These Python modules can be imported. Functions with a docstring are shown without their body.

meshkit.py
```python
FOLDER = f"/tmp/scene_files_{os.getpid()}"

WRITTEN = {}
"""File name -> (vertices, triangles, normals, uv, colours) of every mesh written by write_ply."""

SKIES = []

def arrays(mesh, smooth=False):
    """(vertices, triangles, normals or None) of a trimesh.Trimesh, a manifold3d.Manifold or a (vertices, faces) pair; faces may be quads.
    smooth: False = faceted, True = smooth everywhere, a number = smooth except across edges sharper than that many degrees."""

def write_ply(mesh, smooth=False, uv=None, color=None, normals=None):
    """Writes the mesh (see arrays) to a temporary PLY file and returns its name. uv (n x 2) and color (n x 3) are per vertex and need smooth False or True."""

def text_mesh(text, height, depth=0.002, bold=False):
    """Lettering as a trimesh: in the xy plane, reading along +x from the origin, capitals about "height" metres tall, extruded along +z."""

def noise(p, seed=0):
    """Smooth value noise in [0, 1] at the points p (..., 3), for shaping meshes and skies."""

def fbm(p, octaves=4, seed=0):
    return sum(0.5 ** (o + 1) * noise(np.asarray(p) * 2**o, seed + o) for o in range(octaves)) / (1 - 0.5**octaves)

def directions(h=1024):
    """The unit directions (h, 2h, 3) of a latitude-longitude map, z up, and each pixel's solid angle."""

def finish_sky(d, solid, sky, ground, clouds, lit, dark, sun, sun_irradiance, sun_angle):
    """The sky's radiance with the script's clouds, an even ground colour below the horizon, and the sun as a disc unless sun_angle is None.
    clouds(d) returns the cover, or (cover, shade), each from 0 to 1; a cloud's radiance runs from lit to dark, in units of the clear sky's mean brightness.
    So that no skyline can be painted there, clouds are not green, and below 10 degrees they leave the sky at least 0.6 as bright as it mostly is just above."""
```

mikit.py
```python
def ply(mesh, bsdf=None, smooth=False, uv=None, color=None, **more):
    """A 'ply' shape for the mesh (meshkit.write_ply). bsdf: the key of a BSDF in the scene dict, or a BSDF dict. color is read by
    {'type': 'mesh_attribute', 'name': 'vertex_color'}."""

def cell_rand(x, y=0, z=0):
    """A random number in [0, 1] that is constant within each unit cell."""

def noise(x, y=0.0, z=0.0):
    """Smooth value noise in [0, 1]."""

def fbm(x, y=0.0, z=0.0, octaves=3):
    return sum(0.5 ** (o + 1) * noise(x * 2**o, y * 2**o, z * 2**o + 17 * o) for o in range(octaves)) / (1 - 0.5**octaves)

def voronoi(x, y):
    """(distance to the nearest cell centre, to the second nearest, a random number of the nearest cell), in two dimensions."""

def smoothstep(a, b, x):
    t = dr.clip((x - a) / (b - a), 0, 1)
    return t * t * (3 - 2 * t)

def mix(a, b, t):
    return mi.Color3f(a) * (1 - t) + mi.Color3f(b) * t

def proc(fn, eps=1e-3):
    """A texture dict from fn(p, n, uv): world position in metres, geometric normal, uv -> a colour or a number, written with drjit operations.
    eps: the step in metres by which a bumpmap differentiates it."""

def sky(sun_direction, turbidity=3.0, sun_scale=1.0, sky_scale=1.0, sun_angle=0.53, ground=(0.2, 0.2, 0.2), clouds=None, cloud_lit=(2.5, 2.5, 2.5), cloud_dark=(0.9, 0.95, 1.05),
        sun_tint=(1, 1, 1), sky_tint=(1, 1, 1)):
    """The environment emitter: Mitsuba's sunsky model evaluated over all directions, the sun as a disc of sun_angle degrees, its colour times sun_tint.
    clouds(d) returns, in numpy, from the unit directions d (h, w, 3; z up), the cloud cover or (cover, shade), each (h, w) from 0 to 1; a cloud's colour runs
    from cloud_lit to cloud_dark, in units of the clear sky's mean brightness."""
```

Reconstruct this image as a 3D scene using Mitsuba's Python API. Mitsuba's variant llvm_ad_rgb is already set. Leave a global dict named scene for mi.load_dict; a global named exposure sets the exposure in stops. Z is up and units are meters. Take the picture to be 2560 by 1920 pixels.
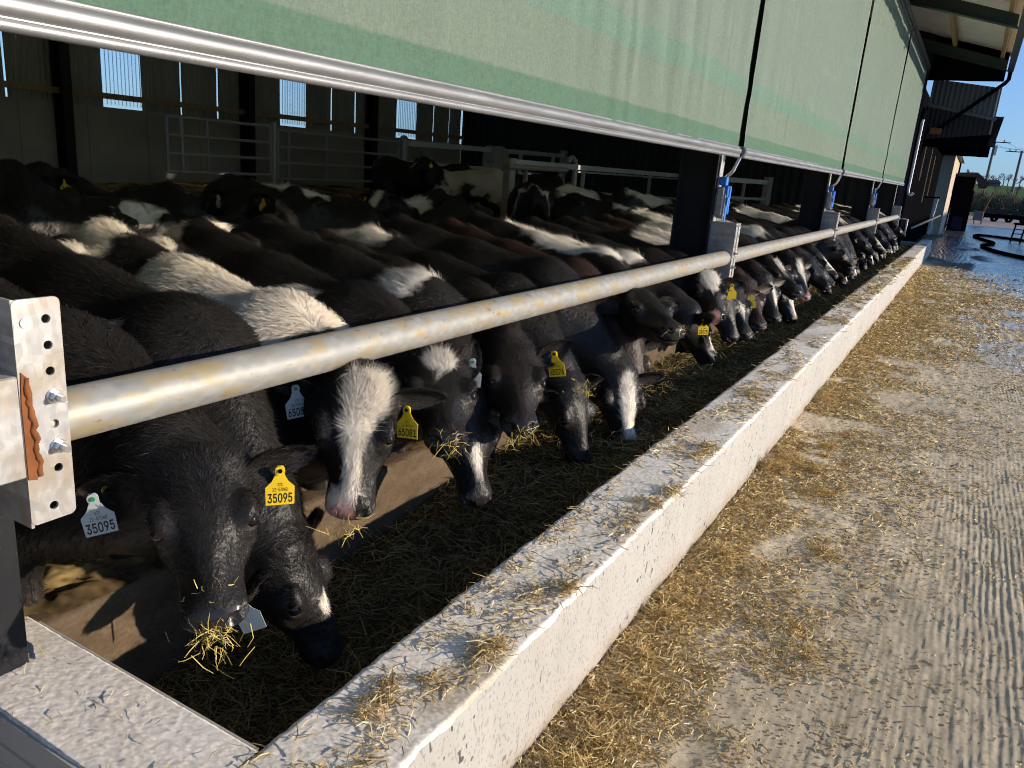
import math, numpy as np, trimesh, mitsuba as mi, drjit as dr, mikit, meshkit
import manifold3d as m3
from shapely.geometry import Polygon, Point, box as sbox
from mikit import noise, fbm, smoothstep, mix, proc, voronoi, cell_rand

# ---------------------------------------------------------------- camera, sky, exposure
T = mi.ScalarTransform4f
CAM = np.array([0.0, 0.0, 1.55])
FWD = np.array([-0.46250506, 0.84370195, -0.2724997])
UP = np.array([-0.2005302, 0.19983981, 0.95908899])
scene, labels = {}, {}
scene['camera'] = {'type': 'perspective', 'fov': math.degrees(2 * math.atan(1280 / 1960)), 'fov_axis': 'x', 'near_clip': 0.05, 'far_clip': 6000,
                   'to_world': T().look_at(origin=CAM.tolist(), target=(CAM + FWD).tolist(), up=UP.tolist())}
SUN_AZ = math.radians(22.0)      # from +x towards +y
SUN_RATIO = 0.265                 # drop per metre along -x
SUN = np.array([math.cos(SUN_AZ), math.sin(SUN_AZ), SUN_RATIO * math.cos(SUN_AZ)])
SUN /= np.linalg.norm(SUN)
scene['sky'] = mikit.sky(SUN.tolist(), turbidity=2.2, sun_scale=1.5, sky_scale=1.5, sun_angle=0.6, sun_tint=(0.90, 1.14, 2.0), sky_tint=(0.66, 0.93, 1.55), ground=(0.16, 0.14, 0.11))
exposure = 1.75

# ---------------------------------------------------------------- helpers
def ref(k): return {'type': 'ref', 'id': k}
def two(b): return {'type': 'twosided', 'bsdf': b}
def prin(col, rough=0.6, spec=0.4, **k):
    c = {'type': 'rgb', 'value': list(col)} if isinstance(col, (tuple, list)) else col
    return {'type': 'principled', 'base_color': c, 'roughness': rough, 'specular': spec, **k}
def vc(): return {'type': 'mesh_attribute', 'name': 'vertex_color'}
COUNT = {}
def numbered(name):
    n = COUNT.get(name, 0); COUNT[name] = n + 1
    return name if n == 0 else f'{name}_{n:03d}'
def thing(name, label=None, cat=None, group=None, kind=None):
    k = numbered(name)
    if label or kind:
        d = {}
        if label: d['label'] = label
        if cat: d['category'] = cat
        if group: d['group'] = group
        if kind: d['kind'] = kind
        labels[k] = d
    return k
def add(name, mesh, mat, parent=None, smooth=False, color=None, label=None, kind=None, normals=None):
    key = numbered((parent + '__' + name) if parent else name)
    if normals is not None:
        path = meshkit.write_ply(mesh, False, None, color, normals=normals)
        scene[key] = {'type': 'ply', 'filename': path, 'face_normals': False, 'bsdf': ref(mat)}
    else:
        scene[key] = mikit.ply(mesh, mat, smooth=smooth, color=color)
    if label or kind:
        labels[key] = {**({'label': label} if label else {}), **({'kind': kind} if kind else {})}
    return key
def whole(name, mesh, mat, label, cat, group=None, kind=None, **k):
    key = add(name, mesh, mat, **k)
    labels[key] = {'label': label, **({'category': cat} if cat else {}), **({'group': group} if group else {}), **({'kind': kind} if kind else {})}
    return key
def cat_(ms): return trimesh.util.concatenate(ms) if len(ms) > 1 else ms[0]
def bx(x0, x1, y0, y1, z0, z1, ch=0.0):
    if ch <= 0:
        b = trimesh.creation.box((x1 - x0, y1 - y0, z1 - z0)); b.apply_translation(((x0 + x1) / 2, (y0 + y1) / 2, (z0 + z1) / 2)); return b
    pts = []
    for dx, dy, dz in ((ch, ch, 0), (ch, 0, ch), (0, ch, ch)):
        for x in (x0 + dx, x1 - dx):
            for y in (y0 + dy, y1 - dy):
                for z in (z0 + dz, z1 - dz): pts.append((x, y, z))
    return trimesh.convex.convex_hull(np.array(pts))
def frame(d):
    d = np.asarray(d, float); d = d / np.linalg.norm(d)
    a = np.cross(d, [0, 0, 1.0] if abs(d[2]) < 0.9 else [1.0, 0, 0]); a /= np.linalg.norm(a)
    return d, a, np.cross(d, a)
def sweep(path, r, seg=10, cap=True):
    """A tube of radius r (number or per point) along a polyline."""
    p = np.asarray(path, float); n = len(p)
    r = np.broadcast_to(np.asarray(r, float), (n,))
    t = np.gradient(p, axis=0); t /= np.linalg.norm(t, axis=1, keepdims=True) + 1e-12
    _, a, _ = frame(t[0]); V = []
    for i in range(n):
        a = a - t[i] * a.dot(t[i]); a /= np.linalg.norm(a); b = np.cross(t[i], a)
        ang = np.arange(seg) * 2 * math.pi / seg
        V.append(p[i] + r[i] * (np.cos(ang)[:, None] * a + np.sin(ang)[:, None] * b))
    V = np.concatenate(V); i, j = np.meshgrid(np.arange(n - 1), np.arange(seg), indexing='ij'); j2 = (j + 1) % seg
    q = np.stack([i * seg + j, i * seg + j2, (i + 1) * seg + j2, (i + 1) * seg + j], -1).reshape(-1, 4)
    f = np.vstack([q[:, [0, 1, 2]], q[:, [0, 2, 3]]])
    if cap:
        c0, c1 = len(V), len(V) + 1; V = np.vstack([V, p[:1], p[-1:]]); k = np.arange(seg)
        f = np.vstack([f, np.stack([k * 0 + c0, (k + 1) % seg, k], 1), np.stack([k * 0 + c1, (n - 1) * seg + k, (n - 1) * seg + (k + 1) % seg], 1)])
    return trimesh.Trimesh(V, f, process=False)
def rod(a, b, r, seg=12): return sweep([a, b], r, seg)
def beam(a, b, w, h, up=(0, 0, 1)):
    """A rectangular bar from a to b, w across and h along up."""
    a, b = np.asarray(a, float), np.asarray(b, float); d = (b - a) / np.linalg.norm(b - a)
    u = np.asarray(up, float); u = u - d * u.dot(d); u /= np.linalg.norm(u); s = np.cross(d, u)
    V = np.array([p + sx * s * w / 2 + sz * u * h / 2 for p in (a, b) for sx in (-1, 1) for sz in (-1, 1)])
    return trimesh.convex.convex_hull(V)
def ext(poly, axis, a, b):
    """Extrude a polygon. axis 'y': polygon in (x, z) from y=a to b; 'x': polygon in (y, z); 'z': polygon in (x, y)."""
    m = trimesh.creation.extrude_polygon(poly, b - a, engine='earcut'); v = m.vertices.copy()
    if axis == 'y': w = np.stack([v[:, 0], a + v[:, 2], v[:, 1]], 1); m = trimesh.Trimesh(w, m.faces[:, ::-1], process=False)
    elif axis == 'x': w = np.stack([a + v[:, 2], v[:, 0], v[:, 1]], 1); m = trimesh.Trimesh(w, m.faces, process=False)
    else: m = trimesh.Trimesh(v + [0, 0, a], m.faces, process=False)
    return m
def grid(xs, ys, zf):
    X, Y = np.meshgrid(xs, ys, indexing='ij'); Z = zf(X, Y); n, m = X.shape
    i, j = np.meshgrid(np.arange(n - 1), np.arange(m - 1), indexing='ij')
    q = np.stack([i * m + j, (i + 1) * m + j, (i + 1) * m + j + 1, i * m + j + 1], -1).reshape(-1, 4)
    return trimesh.Trimesh(np.stack([X, Y, Z], -1).reshape(-1, 3), np.vstack([q[:, [0, 1, 2]], q[:, [0, 2, 3]]]), process=False)
def sheetgrid(P):
    """A surface from an (n, m, 3) array of points."""
    n, m = P.shape[:2]; i, j = np.meshgrid(np.arange(n - 1), np.arange(m - 1), indexing='ij')
    q = np.stack([i * m + j, (i + 1) * m + j, (i + 1) * m + j + 1, i * m + j + 1], -1).reshape(-1, 4)
    return trimesh.Trimesh(P.reshape(-1, 3), np.vstack([q[:, [0, 1, 2]], q[:, [0, 2, 3]]]), process=False)
def n3(x, y, z=0.0, seed=0): return meshkit.noise(np.stack(np.broadcast_arrays(x, y, z), -1), seed)
def f3(x, y, z=0.0, o=3, seed=0): return meshkit.fbm(np.stack(np.broadcast_arrays(x, y, z), -1), o, seed)
def strands(rng, P, D, L, W, bend=0.25, N=None):
    """Many bent ribbons: roots P, unit directions D, lengths L, widths W -> (vertices, faces, index of the strand of each vertex)."""
    n = len(P); L = np.broadcast_to(L, (n,))[:, None]; W = np.broadcast_to(W, (n,))[:, None]
    r = rng.normal(size=(n, 3)); S = np.cross(D, r); S /= np.linalg.norm(S, axis=1, keepdims=True) + 1e-9
    B = rng.normal(size=(n, 3)) * bend * L
    m = P + D * L * 0.5 + B * 0.5; e = P + D * L
    V = np.stack([P - S * W / 2, P + S * W / 2, m + S * W / 2, m - S * W / 2, e + S * W * 0.3, e - S * W * 0.3], 1)
    F = np.array([[0, 1, 2], [0, 2, 3], [3, 2, 4], [3, 4, 5]])
    return V.reshape(-1, 3), (np.arange(n)[:, None, None] * 6 + F).reshape(-1, 3), np.repeat(np.arange(n), 6)

# ---------------------------------------------------------------- materials
def M(name, d): scene[name] = d
def c_top(p, n, uv):
    a = fbm(p.x * 9, p.y * 9, 3.0, 4); b = noise(p.x * 160, p.y * 160, p.z * 160); s = smoothstep(0.52, 0.75, fbm(p.x * 5 + 7, p.y * 2.2, 1.0, 3))
    c = mix((0.74, 0.69, 0.61), (0.88, 0.835, 0.76), a)
    c = mix(c, (0.40, 0.31, 0.19), s * 0.55 + smoothstep(6.0, 14.0, p.y) * 0.35)
    return c * (0.72 + 0.5 * b)
def c_face(p, n, uv):
    st = fbm(p.y * 14, p.z * 2.2, 5.0, 3); sp = smoothstep(0.86, 0.91, noise(p.y * 75, p.z * 34, 2.0)) * smoothstep(0.45, 0.6, noise(p.y * 4, p.z * 5, 9.0))
    fine = smoothstep(0.70, 0.85, noise(p.y * 210, p.z * 90, 4.0))
    low = smoothstep(0.10, 0.0, p.z + 0.05 * (fbm(p.y * 6, 0.0, 1.0, 3) - 0.5))
    c = mix((0.385, 0.372, 0.335), (0.47, 0.457, 0.425), st)
    c = mix(c, (0.33, 0.25, 0.16), low * 0.75)
    c = mix(c, (0.45, 0.41, 0.36), smoothstep(0.6, 0.75, fbm(p.y * 3.0, p.z * 9, 8.0, 3)) * 0.55)
    c = mix(c, (0.07, 0.065, 0.07), dr.maximum(sp * 0.9, fine * 0.35))
    return c
def c_curb(p, n, uv):
    a = fbm(p.x * 20, p.y * 12, p.z * 20, 4)
    return mix((0.060, 0.040, 0.023), (0.165, 0.115, 0.068), a) * (0.75 + 0.4 * noise(p.x * 120, p.y * 120, p.z * 120))
def c_yard(p, n, uv):
    a = fbm(p.x * 1.2, p.y * 0.8, 2.0, 4); b = noise(p.x * 90, p.y * 70, 1.0); c2 = fbm(p.x * 18, p.y * 12, 4.0, 3)
    dry = mix((0.50, 0.405, 0.265), (0.72, 0.61, 0.43), c2) * (0.72 + 0.5 * b)
    dry = mix(dry, (0.46, 0.39, 0.28), smoothstep(0.50, 0.70, a) * 0.5)
    wet = mix((0.06, 0.055, 0.05), (0.16, 0.15, 0.135), fbm(p.x * 5, p.y * 2.0, 8.0, 3))
    w = smoothstep(16.5, 21.0, p.y + 2.6 * (p.x - 0.3) + 4 * (a - 0.5)) * smoothstep(58.0, 52.0, p.y)
    muck = smoothstep(0.58, 0.66, fbm(p.x * 1.1 + 3, p.y * 0.28, 6.0, 3)) * smoothstep(0.9, 0.2, p.x)
    wet = mix(wet, (0.10, 0.075, 0.03), muck * 0.8)
    far = smoothstep(52.0, 56.0, p.y)
    return mix(mix(dry, wet, w), (0.38, 0.26, 0.18), far)
def r_yard(p, n, uv):
    a = fbm(p.x * 1.2, p.y * 0.8, 2.0, 4)
    w = smoothstep(14.5, 18.5, p.y + 2.6 * (p.x - 0.3) + 4 * (a - 0.5)) * smoothstep(58.0, 52.0, p.y)
    pud = smoothstep(0.53, 0.62, fbm(p.x * 2.0 + 9, p.y * 1.1, 3.0, 3)) * smoothstep(6.0, 12.0, p.y + 3 * p.x)
    muck = smoothstep(0.58, 0.66, fbm(p.x * 1.1 + 3, p.y * 0.28, 6.0, 3)) * smoothstep(0.9, 0.2, p.x)
    return dr.clip(0.85 - 0.72 * dr.maximum(w * (1 - 0.7 * muck), pud * 0.8), 0.10, 1) + 0.10 * noise(p.x * 12, p.y * 5, 2.0) * w
def h_yard(p, n, uv):
    wob = fbm(p.x * 2.2, p.y * 1.3, 4.0, 2)
    return 0.0022 * dr.sin(2 * math.pi * (p.x + 0.35 * wob) / 0.12) + 0.002 * noise(p.x * 25, p.y * 14, 2.0)
def c_galv(p, n, uv):
    a = fbm(p.x * 26, p.y * 10, p.z * 26, 4); g = noise(p.x * 55, p.y * 40, p.z * 55)
    c = mix((0.27, 0.28, 0.275), (0.39, 0.385, 0.355), g)
    c = mix(c, (0.37, 0.29, 0.15), smoothstep(0.40, 0.72, fbm(p.x * 30, p.y * 16, p.z * 30, 5)) * 0.8)
    return mix(c, (0.22, 0.12, 0.05), smoothstep(0.66, 0.80, fbm(p.x * 50, p.y * 34, p.z * 50 + 4, 4)) * 0.55)
def c_plate(p, n, uv):
    a = fbm(p.x * 30, p.y * 30, p.z * 12, 4); g = noise(p.x * 60, p.y * 60, p.z * 60)
    c = mix((0.36, 0.365, 0.37), (0.50, 0.495, 0.48), g)
    c = c * (0.85 + 0.3 * cell_rand(p.y * 90 + 3 * fbm(p.y * 20, p.z * 20, 1.0, 2), p.z * 45 + 3 * fbm(p.y * 20, p.z * 20, 4.0, 2)))
    return mix(c, (0.33, 0.25, 0.16), smoothstep(0.45, 0.75, a) * 0.55 + smoothstep(0.95, 0.78, p.z) * 0.18)
def c_tube(p, n, uv):
    g = fbm(p.x * 40, p.y * 7, p.z * 40, 3)
    return mix((0.22, 0.225, 0.23), (0.42, 0.425, 0.43), g)
def c_fab(p, n, uv):
    a = fbm(p.y * 1.6, p.z * 1.4, 2.0, 3); weave = 0.5 * noise(p.y * 90, p.z * 420, 1.0) + 0.5 * noise(p.y * 260, p.z * 90, 5.0); fr = noise(p.y * 60, p.z * 12, 6.0)
    e = 0.018 * (fbm(p.y * 9, p.z * 3, 3.0, 3) - 0.5)
    seam = smoothstep(2.085, 2.10, p.z + e) * smoothstep(2.225, 2.205, p.z - e)
    hem = smoothstep(1.865, 1.85, p.z + 0.4 * e)
    c = mix((0.245, 0.32, 0.255), (0.27, 0.345, 0.28), a)
    c = mix(c, (0.275, 0.355, 0.31), smoothstep(2.1, 2.3, p.z) * 0.7)
    c = mix(c, (0.215, 0.355, 0.285), seam * (0.45 + 0.55 * fr))
    c = mix(c, (0.135, 0.255, 0.18), hem * 0.8)
    return c * (0.80 + 0.4 * weave)
def c_conc(p, n, uv):
    a = fbm(p.x * 1.5, p.y * 1.5, p.z * 2.0, 4); j = smoothstep(0.012, 0.004, dr.abs(p.y - 1.2 * dr.floor(p.y / 1.2) - 0.6))
    return mix((0.34, 0.325, 0.29), (0.50, 0.48, 0.43), a) * (1 - 0.4 * j)
def c_bed(p, n, uv):
    a = fbm(p.x * 3, p.y * 3, 1.0, 4); b = noise(p.x * 70, p.y * 50, 3.0)
    return mix((0.075, 0.05, 0.025), (0.34, 0.24, 0.10), smoothstep(0.35, 0.7, a)) * (0.5 + b)
def c_board(p, n, uv): return mix((0.27, 0.26, 0.22), (0.38, 0.37, 0.32), fbm(p.y * 4, p.z * 0.5, 1.0, 3))
def c_roof(p, n, uv): return mix((0.66, 0.65, 0.58), (0.78, 0.76, 0.68), fbm(p.x * 4, p.y * 3, 1.0, 3))
def c_dark(p, n, uv): return mix((0.011, 0.012, 0.015), (0.022, 0.022, 0.026), fbm(p.x * 3, p.y * 3, p.z * 3, 3))
def c_wood(p, n, uv): return mix((0.30, 0.21, 0.11), (0.46, 0.34, 0.19), fbm(p.x * 12, p.y * 30, p.z * 30, 3))
def c_rust(p, n, uv): return mix((0.13, 0.045, 0.018), (0.30, 0.11, 0.04), fbm(p.x * 40, p.y * 40, p.z * 25, 3))
def c_grass(p, n, uv):
    a = fbm(p.x * 0.05, p.y * 0.03, 1.0, 3); b = fbm(p.x * 0.9, p.y * 0.5, 2.0, 3)
    return mix(mix((0.055, 0.085, 0.02), (0.12, 0.17, 0.04), b), (0.11, 0.095, 0.05), smoothstep(0.5, 0.7, a) * 0.7)
M('m_top', two(prin(proc(c_top), 0.85, 0.25)))
M('m_face', two(prin(proc(c_face), 0.8, 0.25)))
M('m_curb', two(prin(proc(c_curb), 0.75, 0.3)))
M('m_yard_near', two(prin(proc(c_yard), proc(r_yard), 0.5)))
M('m_yard', {'type': 'bumpmap', 'arbitrary': proc(h_yard, 4e-3), 'scale': 1.0, 'bsdf': two(prin(proc(c_yard), proc(r_yard), 0.5))})
M('m_galv', two(prin(proc(c_galv), 0.50, 0.4, metallic=0.25)))
M('m_plate', two(prin(proc(c_plate), 0.45, 0.5, metallic=0.35)))
M('m_tube', two(prin(proc(c_tube), 0.44, 0.4, metallic=0.7)))
M('m_steel', two(prin((0.62, 0.62, 0.62), 0.25, 0.5, metallic=0.9)))
M('m_gate', two(prin((0.55, 0.58, 0.62), 0.45, 0.5, metallic=0.3)))
M('m_fabric', {'type': 'principledthin', 'base_color': proc(c_fab), 'roughness': 0.7, 'diff_trans': 0.8, 'spec_trans': 0.0, 'eta': 1.3})
M('m_conc', two(prin(proc(c_conc), 0.85, 0.2)))
M('m_bed', two(prin(proc(c_bed), 0.9, 0.1)))
M('m_board', two(prin(proc(c_board), 0.8, 0.2)))
M('m_roof', two(prin(proc(c_roof), 0.8, 0.2)))
M('m_dark', two(prin(proc(c_dark), 0.6, 0.2)))
M('m_green_steel', two(prin((0.030, 0.055, 0.045), 0.5, 0.4)))
M('m_wood', two(prin(proc(c_wood), 0.8, 0.2)))
M('m_rust', two(prin(proc(c_rust), 0.85, 0.2)))
M('m_clear', {'type': 'thindielectric', 'int_ior': 1.3})
M('m_rib', two(prin((0.45, 0.5, 0.55), 0.5, 0.4)))
M('m_grass', two(prin(proc(c_grass), 0.9, 0.1)))
M('m_vc', two(prin(vc(), 0.75, 0.25)))
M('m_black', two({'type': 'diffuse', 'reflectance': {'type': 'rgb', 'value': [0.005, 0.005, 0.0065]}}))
M('m_blue', two(prin((0.05, 0.22, 0.66), 0.55, 0.3)))
M('m_white', two(prin((0.72, 0.71, 0.68), 0.5, 0.4)))
M('m_beige', two(prin((0.50, 0.40, 0.29), 0.85, 0.2)))
M('m_tin', two(prin((0.12, 0.125, 0.125), 0.6, 0.3, metallic=0.2)))
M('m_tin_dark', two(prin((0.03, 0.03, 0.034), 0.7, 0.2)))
# ---------------------------------------------------------------- ground, yard, hill
def hill_z(X, Y):
    s = np.clip((Y - 84) / 330, 0, 1)
    return -0.06 + 8.6 * s ** 1.1 + 3.0 * s * (f3(X / 70, Y / 70, 3.0, 3) - 0.5) + np.where(Y > 430, (Y - 430) * -0.004, 0)
g = grid(np.concatenate([np.linspace(-3000, -60, 20), np.linspace(-55, 90, 60), np.linspace(100, 3000, 20)]), np.concatenate([[-2500, -500, -60], np.linspace(-20, 84, 20), np.linspace(88, 470, 70), np.linspace(520, 4500, 14)]), hill_z)
labels[add('ground', g, 'm_grass', smooth=True)] = {'kind': 'structure', 'label': 'green field rising behind the yard'}
# the yard: a finely modelled near part (tamped ridges, trodden straw) and a sheet beyond
def yard_h(X, Y):
    wob = f3(X * 1.4, Y * 0.9, 4.0, 3) - 0.5 + .25 * (f3(X * 5, Y * 6, 7.0, 2) - .5)
    rid = np.sin(2 * math.pi * (X + 0.06 * wob) / 0.0255) * 0.5 + 0.5
    m = np.clip((X + 0.30 - 0.10 * (Y - 3) + 0.5 * (f3(X * 2, Y * 2, 1.0, 3) - 0.5)) / 0.5, 0.1, 1)
    mush = f3(X * 26, Y * 18, 2.0, 4)
    lump = np.clip(f3(X * 7, Y * 6, 8.0, 3) - 0.47, 0, 1)
    return 0.0030 * rid * m * np.clip(2.2 * f3(X * 2.2, Y * .8, 5.0, 3) - .55, .12, 1) * (0.6 + 0.8 * n3(X * 5, Y * 2, 3.0)) + 0.008 * mush + 0.02 * lump * (1.25 - m)
YX1 = 2.2
g = grid(np.arange(-0.765, 2.2, 0.0075), np.arange(0.85, 9.6, 0.036), lambda X, Y: yard_h(X, Y) * np.clip((9.6 - Y) / 1.2, 0, 1) * np.clip((YX1 - X) / 0.3, 0, 1))
labels[add('yard', g, 'm_yard_near', smooth=True)] = {'kind': 'structure', 'label': 'ridged concrete yard strewn with trodden straw'}
def strip(x0, x1, y0, y1, z, nx=2, ny=2): return grid(np.linspace(x0, x1, nx), np.linspace(y0, y1, ny), lambda X, Y: X * 0 + z)
g = cat_([strip(-0.765, 60, 9.6, 84, 0.0), strip(YX1, 60, -12, 9.6, 0.0), strip(-0.765, YX1, -12, 0.85, 0.0), strip(-1.6, -0.765, 22.4, 84, 0.0), strip(-8, -0.765, -12, 0.66, 0.0), strip(-8, -1.6, 50, 84, 0.0)])
labels[add('yard', g, 'm_yard')] = {'kind': 'structure', 'label': 'wet concrete yard further back'}

# ---------------------------------------------------------------- concrete trough
XW0, XW1, ZT = -1.02, -0.752, 0.388      # feed wall inner and outer faces, top
XC0, XC1 = -1.90, -1.742                 # low kerb the calves stand behind
Y0a, Y0b, YE = 0.690, 0.932, 24.0
tr = thing('feed_trough', 'long concrete feed trough with white outer wall running along the shed', 'trough')
rng = np.random.default_rng(5)
def pebble(X, Y):
    return 0.0025 * (f3(X * 135, Y * 135, 1.0, 2, 7) - 0.5) + 0.0014 * (f3(X * 48, Y * 48, 2.0, 2, 3) - 0.5) + 0.006 * (f3(X * 5, Y * 5, 2.0, 2, 9) - 0.5)
def topgrid(xs, ys, edge=None):
    g = grid(xs, ys, lambda X, Y: ZT + pebble(X, Y))
    return g
def wob(y, s): return 0.012 * (f3(y * 9, 0.0, s, 3) - 0.5) + 0.006 * (n3(y * 45, 0.0, s) - 0.5)
# wall top (fine near, coarser far) with a worn edge that rolls over on both sides
def walltop(ys, nx):
    u = np.linspace(0, 1, nx)
    P = np.zeros((nx + 4, len(ys), 3))
    for j, y in enumerate(ys): pass
    Y = np.broadcast_to(ys, (nx, len(ys)))
    xi = XW0 + wob(ys, 2.0); xo = XW1 + 0.4 * wob(ys, 5.0) - 0.004
    X = xi[None] + u[:, None] * (xo - xi)[None]
    Z = ZT + pebble(X, Y) - 0.010 * np.clip(1 - u[:, None] / 0.05, 0, 1) - 0.0025 * np.clip(1 - (1 - u[:, None]) / 0.03, 0, 1) ** 2
    P[2:-2] = np.stack([X, Y, Z], -1)
    for r, dx, z in ((1, -0.003, ZT - 0.03), (0, -0.004, ZT - 0.06)): P[r] = np.stack([xi + dx, ys, ys * 0 + z], -1)
    P[-2] = np.stack([xo + .002, ys, ys * 0 + ZT - .008], -1); P[-1] = np.stack([xo - .001, ys, ys * 0 + ZT - .03], -1)
    return sheetgrid(P)
add('wall_top', cat_([walltop(np.arange(Y0a, 4.2, 0.0048), 52), walltop(np.arange(4.2, 9.01, 0.012), 26), walltop(np.arange(9.0, YE + 0.001, 0.06), 12)]), 'm_top', tr, smooth=True, label='rough pebbly top of the outer wall')
add('front_wall', bx(XW0 - 0.002, XW1 - 0.002, Y0a, YE, -0.3, ZT - 0.035), 'm_conc', tr)
fy = np.arange(Y0a, YE + .01, 0.02); fz = np.linspace(-0.02, ZT - 0.012, 14)
YY, ZZ = np.meshgrid(fy, fz, indexing='ij')
XX = XW1 + 0.004 * (f3(YY * 3, ZZ * 5, 1.0, 3) - 0.5) + 0.0025 * (n3(YY * 20, ZZ * 14, 2.0) - 0.5) - 0.006 * np.clip((ZZ - (ZT - 0.05)) / 0.04, 0, 1) ** 2
for yj in (4.9, 9.6, 14.4, 19.2): XX -= 0.006 * np.exp(-((YY - yj) / 0.018) ** 2)
add('wall_face', sheetgrid(np.stack([XX, YY, ZZ], -1)), 'm_face', tr, smooth=True, label='whitewashed outer face with dark specks')
# the near cross wall
xs = np.arange(-2.6, XW0 + 0.012, 0.0048)
ys = np.arange(Y0a + 0.008, Y0b - 0.004, 0.0048)
P = np.stack(np.broadcast_arrays(xs[:, None], ys[None], 0.0), -1).copy()
P[:, -1, 1] += wob(xs, 3.0); P[:, 0, 1] += 0.8 * wob(xs, 8.0)
P[..., 2] = ZT + pebble(P[..., 0], P[..., 1]) - 0.002
P[:, 0, 2] -= 0.012; P[:, -1, 2] -= 0.012
add('end_wall_top', sheetgrid(P), 'm_top', tr, smooth=True, label='rough pebbly top of the cross wall nearest the camera')
add('end_wall', bx(-2.6, XW0 + 0.001, Y0a + 0.004, Y0b - 0.004, -0.3, ZT - 0.006), 'm_face', tr)
add('end_wall', bx(-1.9, XW0 - 0.004, 22.9, 23.1, -0.3, ZT - 0.05), 'm_conc', tr, label='far cross wall')
kz = 0.385
ky = np.arange(Y0b - 0.02, 22.95, 0.03); kx = np.array([XC0, XC0 + .03, XC0 + .08, XC1 - .03, XC1 - .008, XC1 + .001, XC1 + .002, XC1 + .001])
KZ = np.array([kz, kz, kz, kz, kz - .004, kz - .02, .2, -.3])
Pk = np.stack(np.broadcast_arrays(kx[:, None], ky[None], KZ[:, None]), -1).copy()
Pk[:6, :, 2] += 0.012 * (f3(Pk[:6, :, 0] * 12, Pk[:6, :, 1] * 9, 1.0, 3) - 0.5)
Pk[3:7, :, 0] += 0.022 * (f3(Pk[3:7, :, 1] * 6, Pk[3:7, :, 2] * 8, 4.0, 3) - 0.5) + 0.008 * (n3(Pk[3:7, :, 1] * 24, Pk[3:7, :, 2] * 20, 4.0) - .5)
add('kerb', sheetgrid(Pk), 'm_curb', tr, smooth=True, label='low brown stained kerb under the calves')
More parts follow.
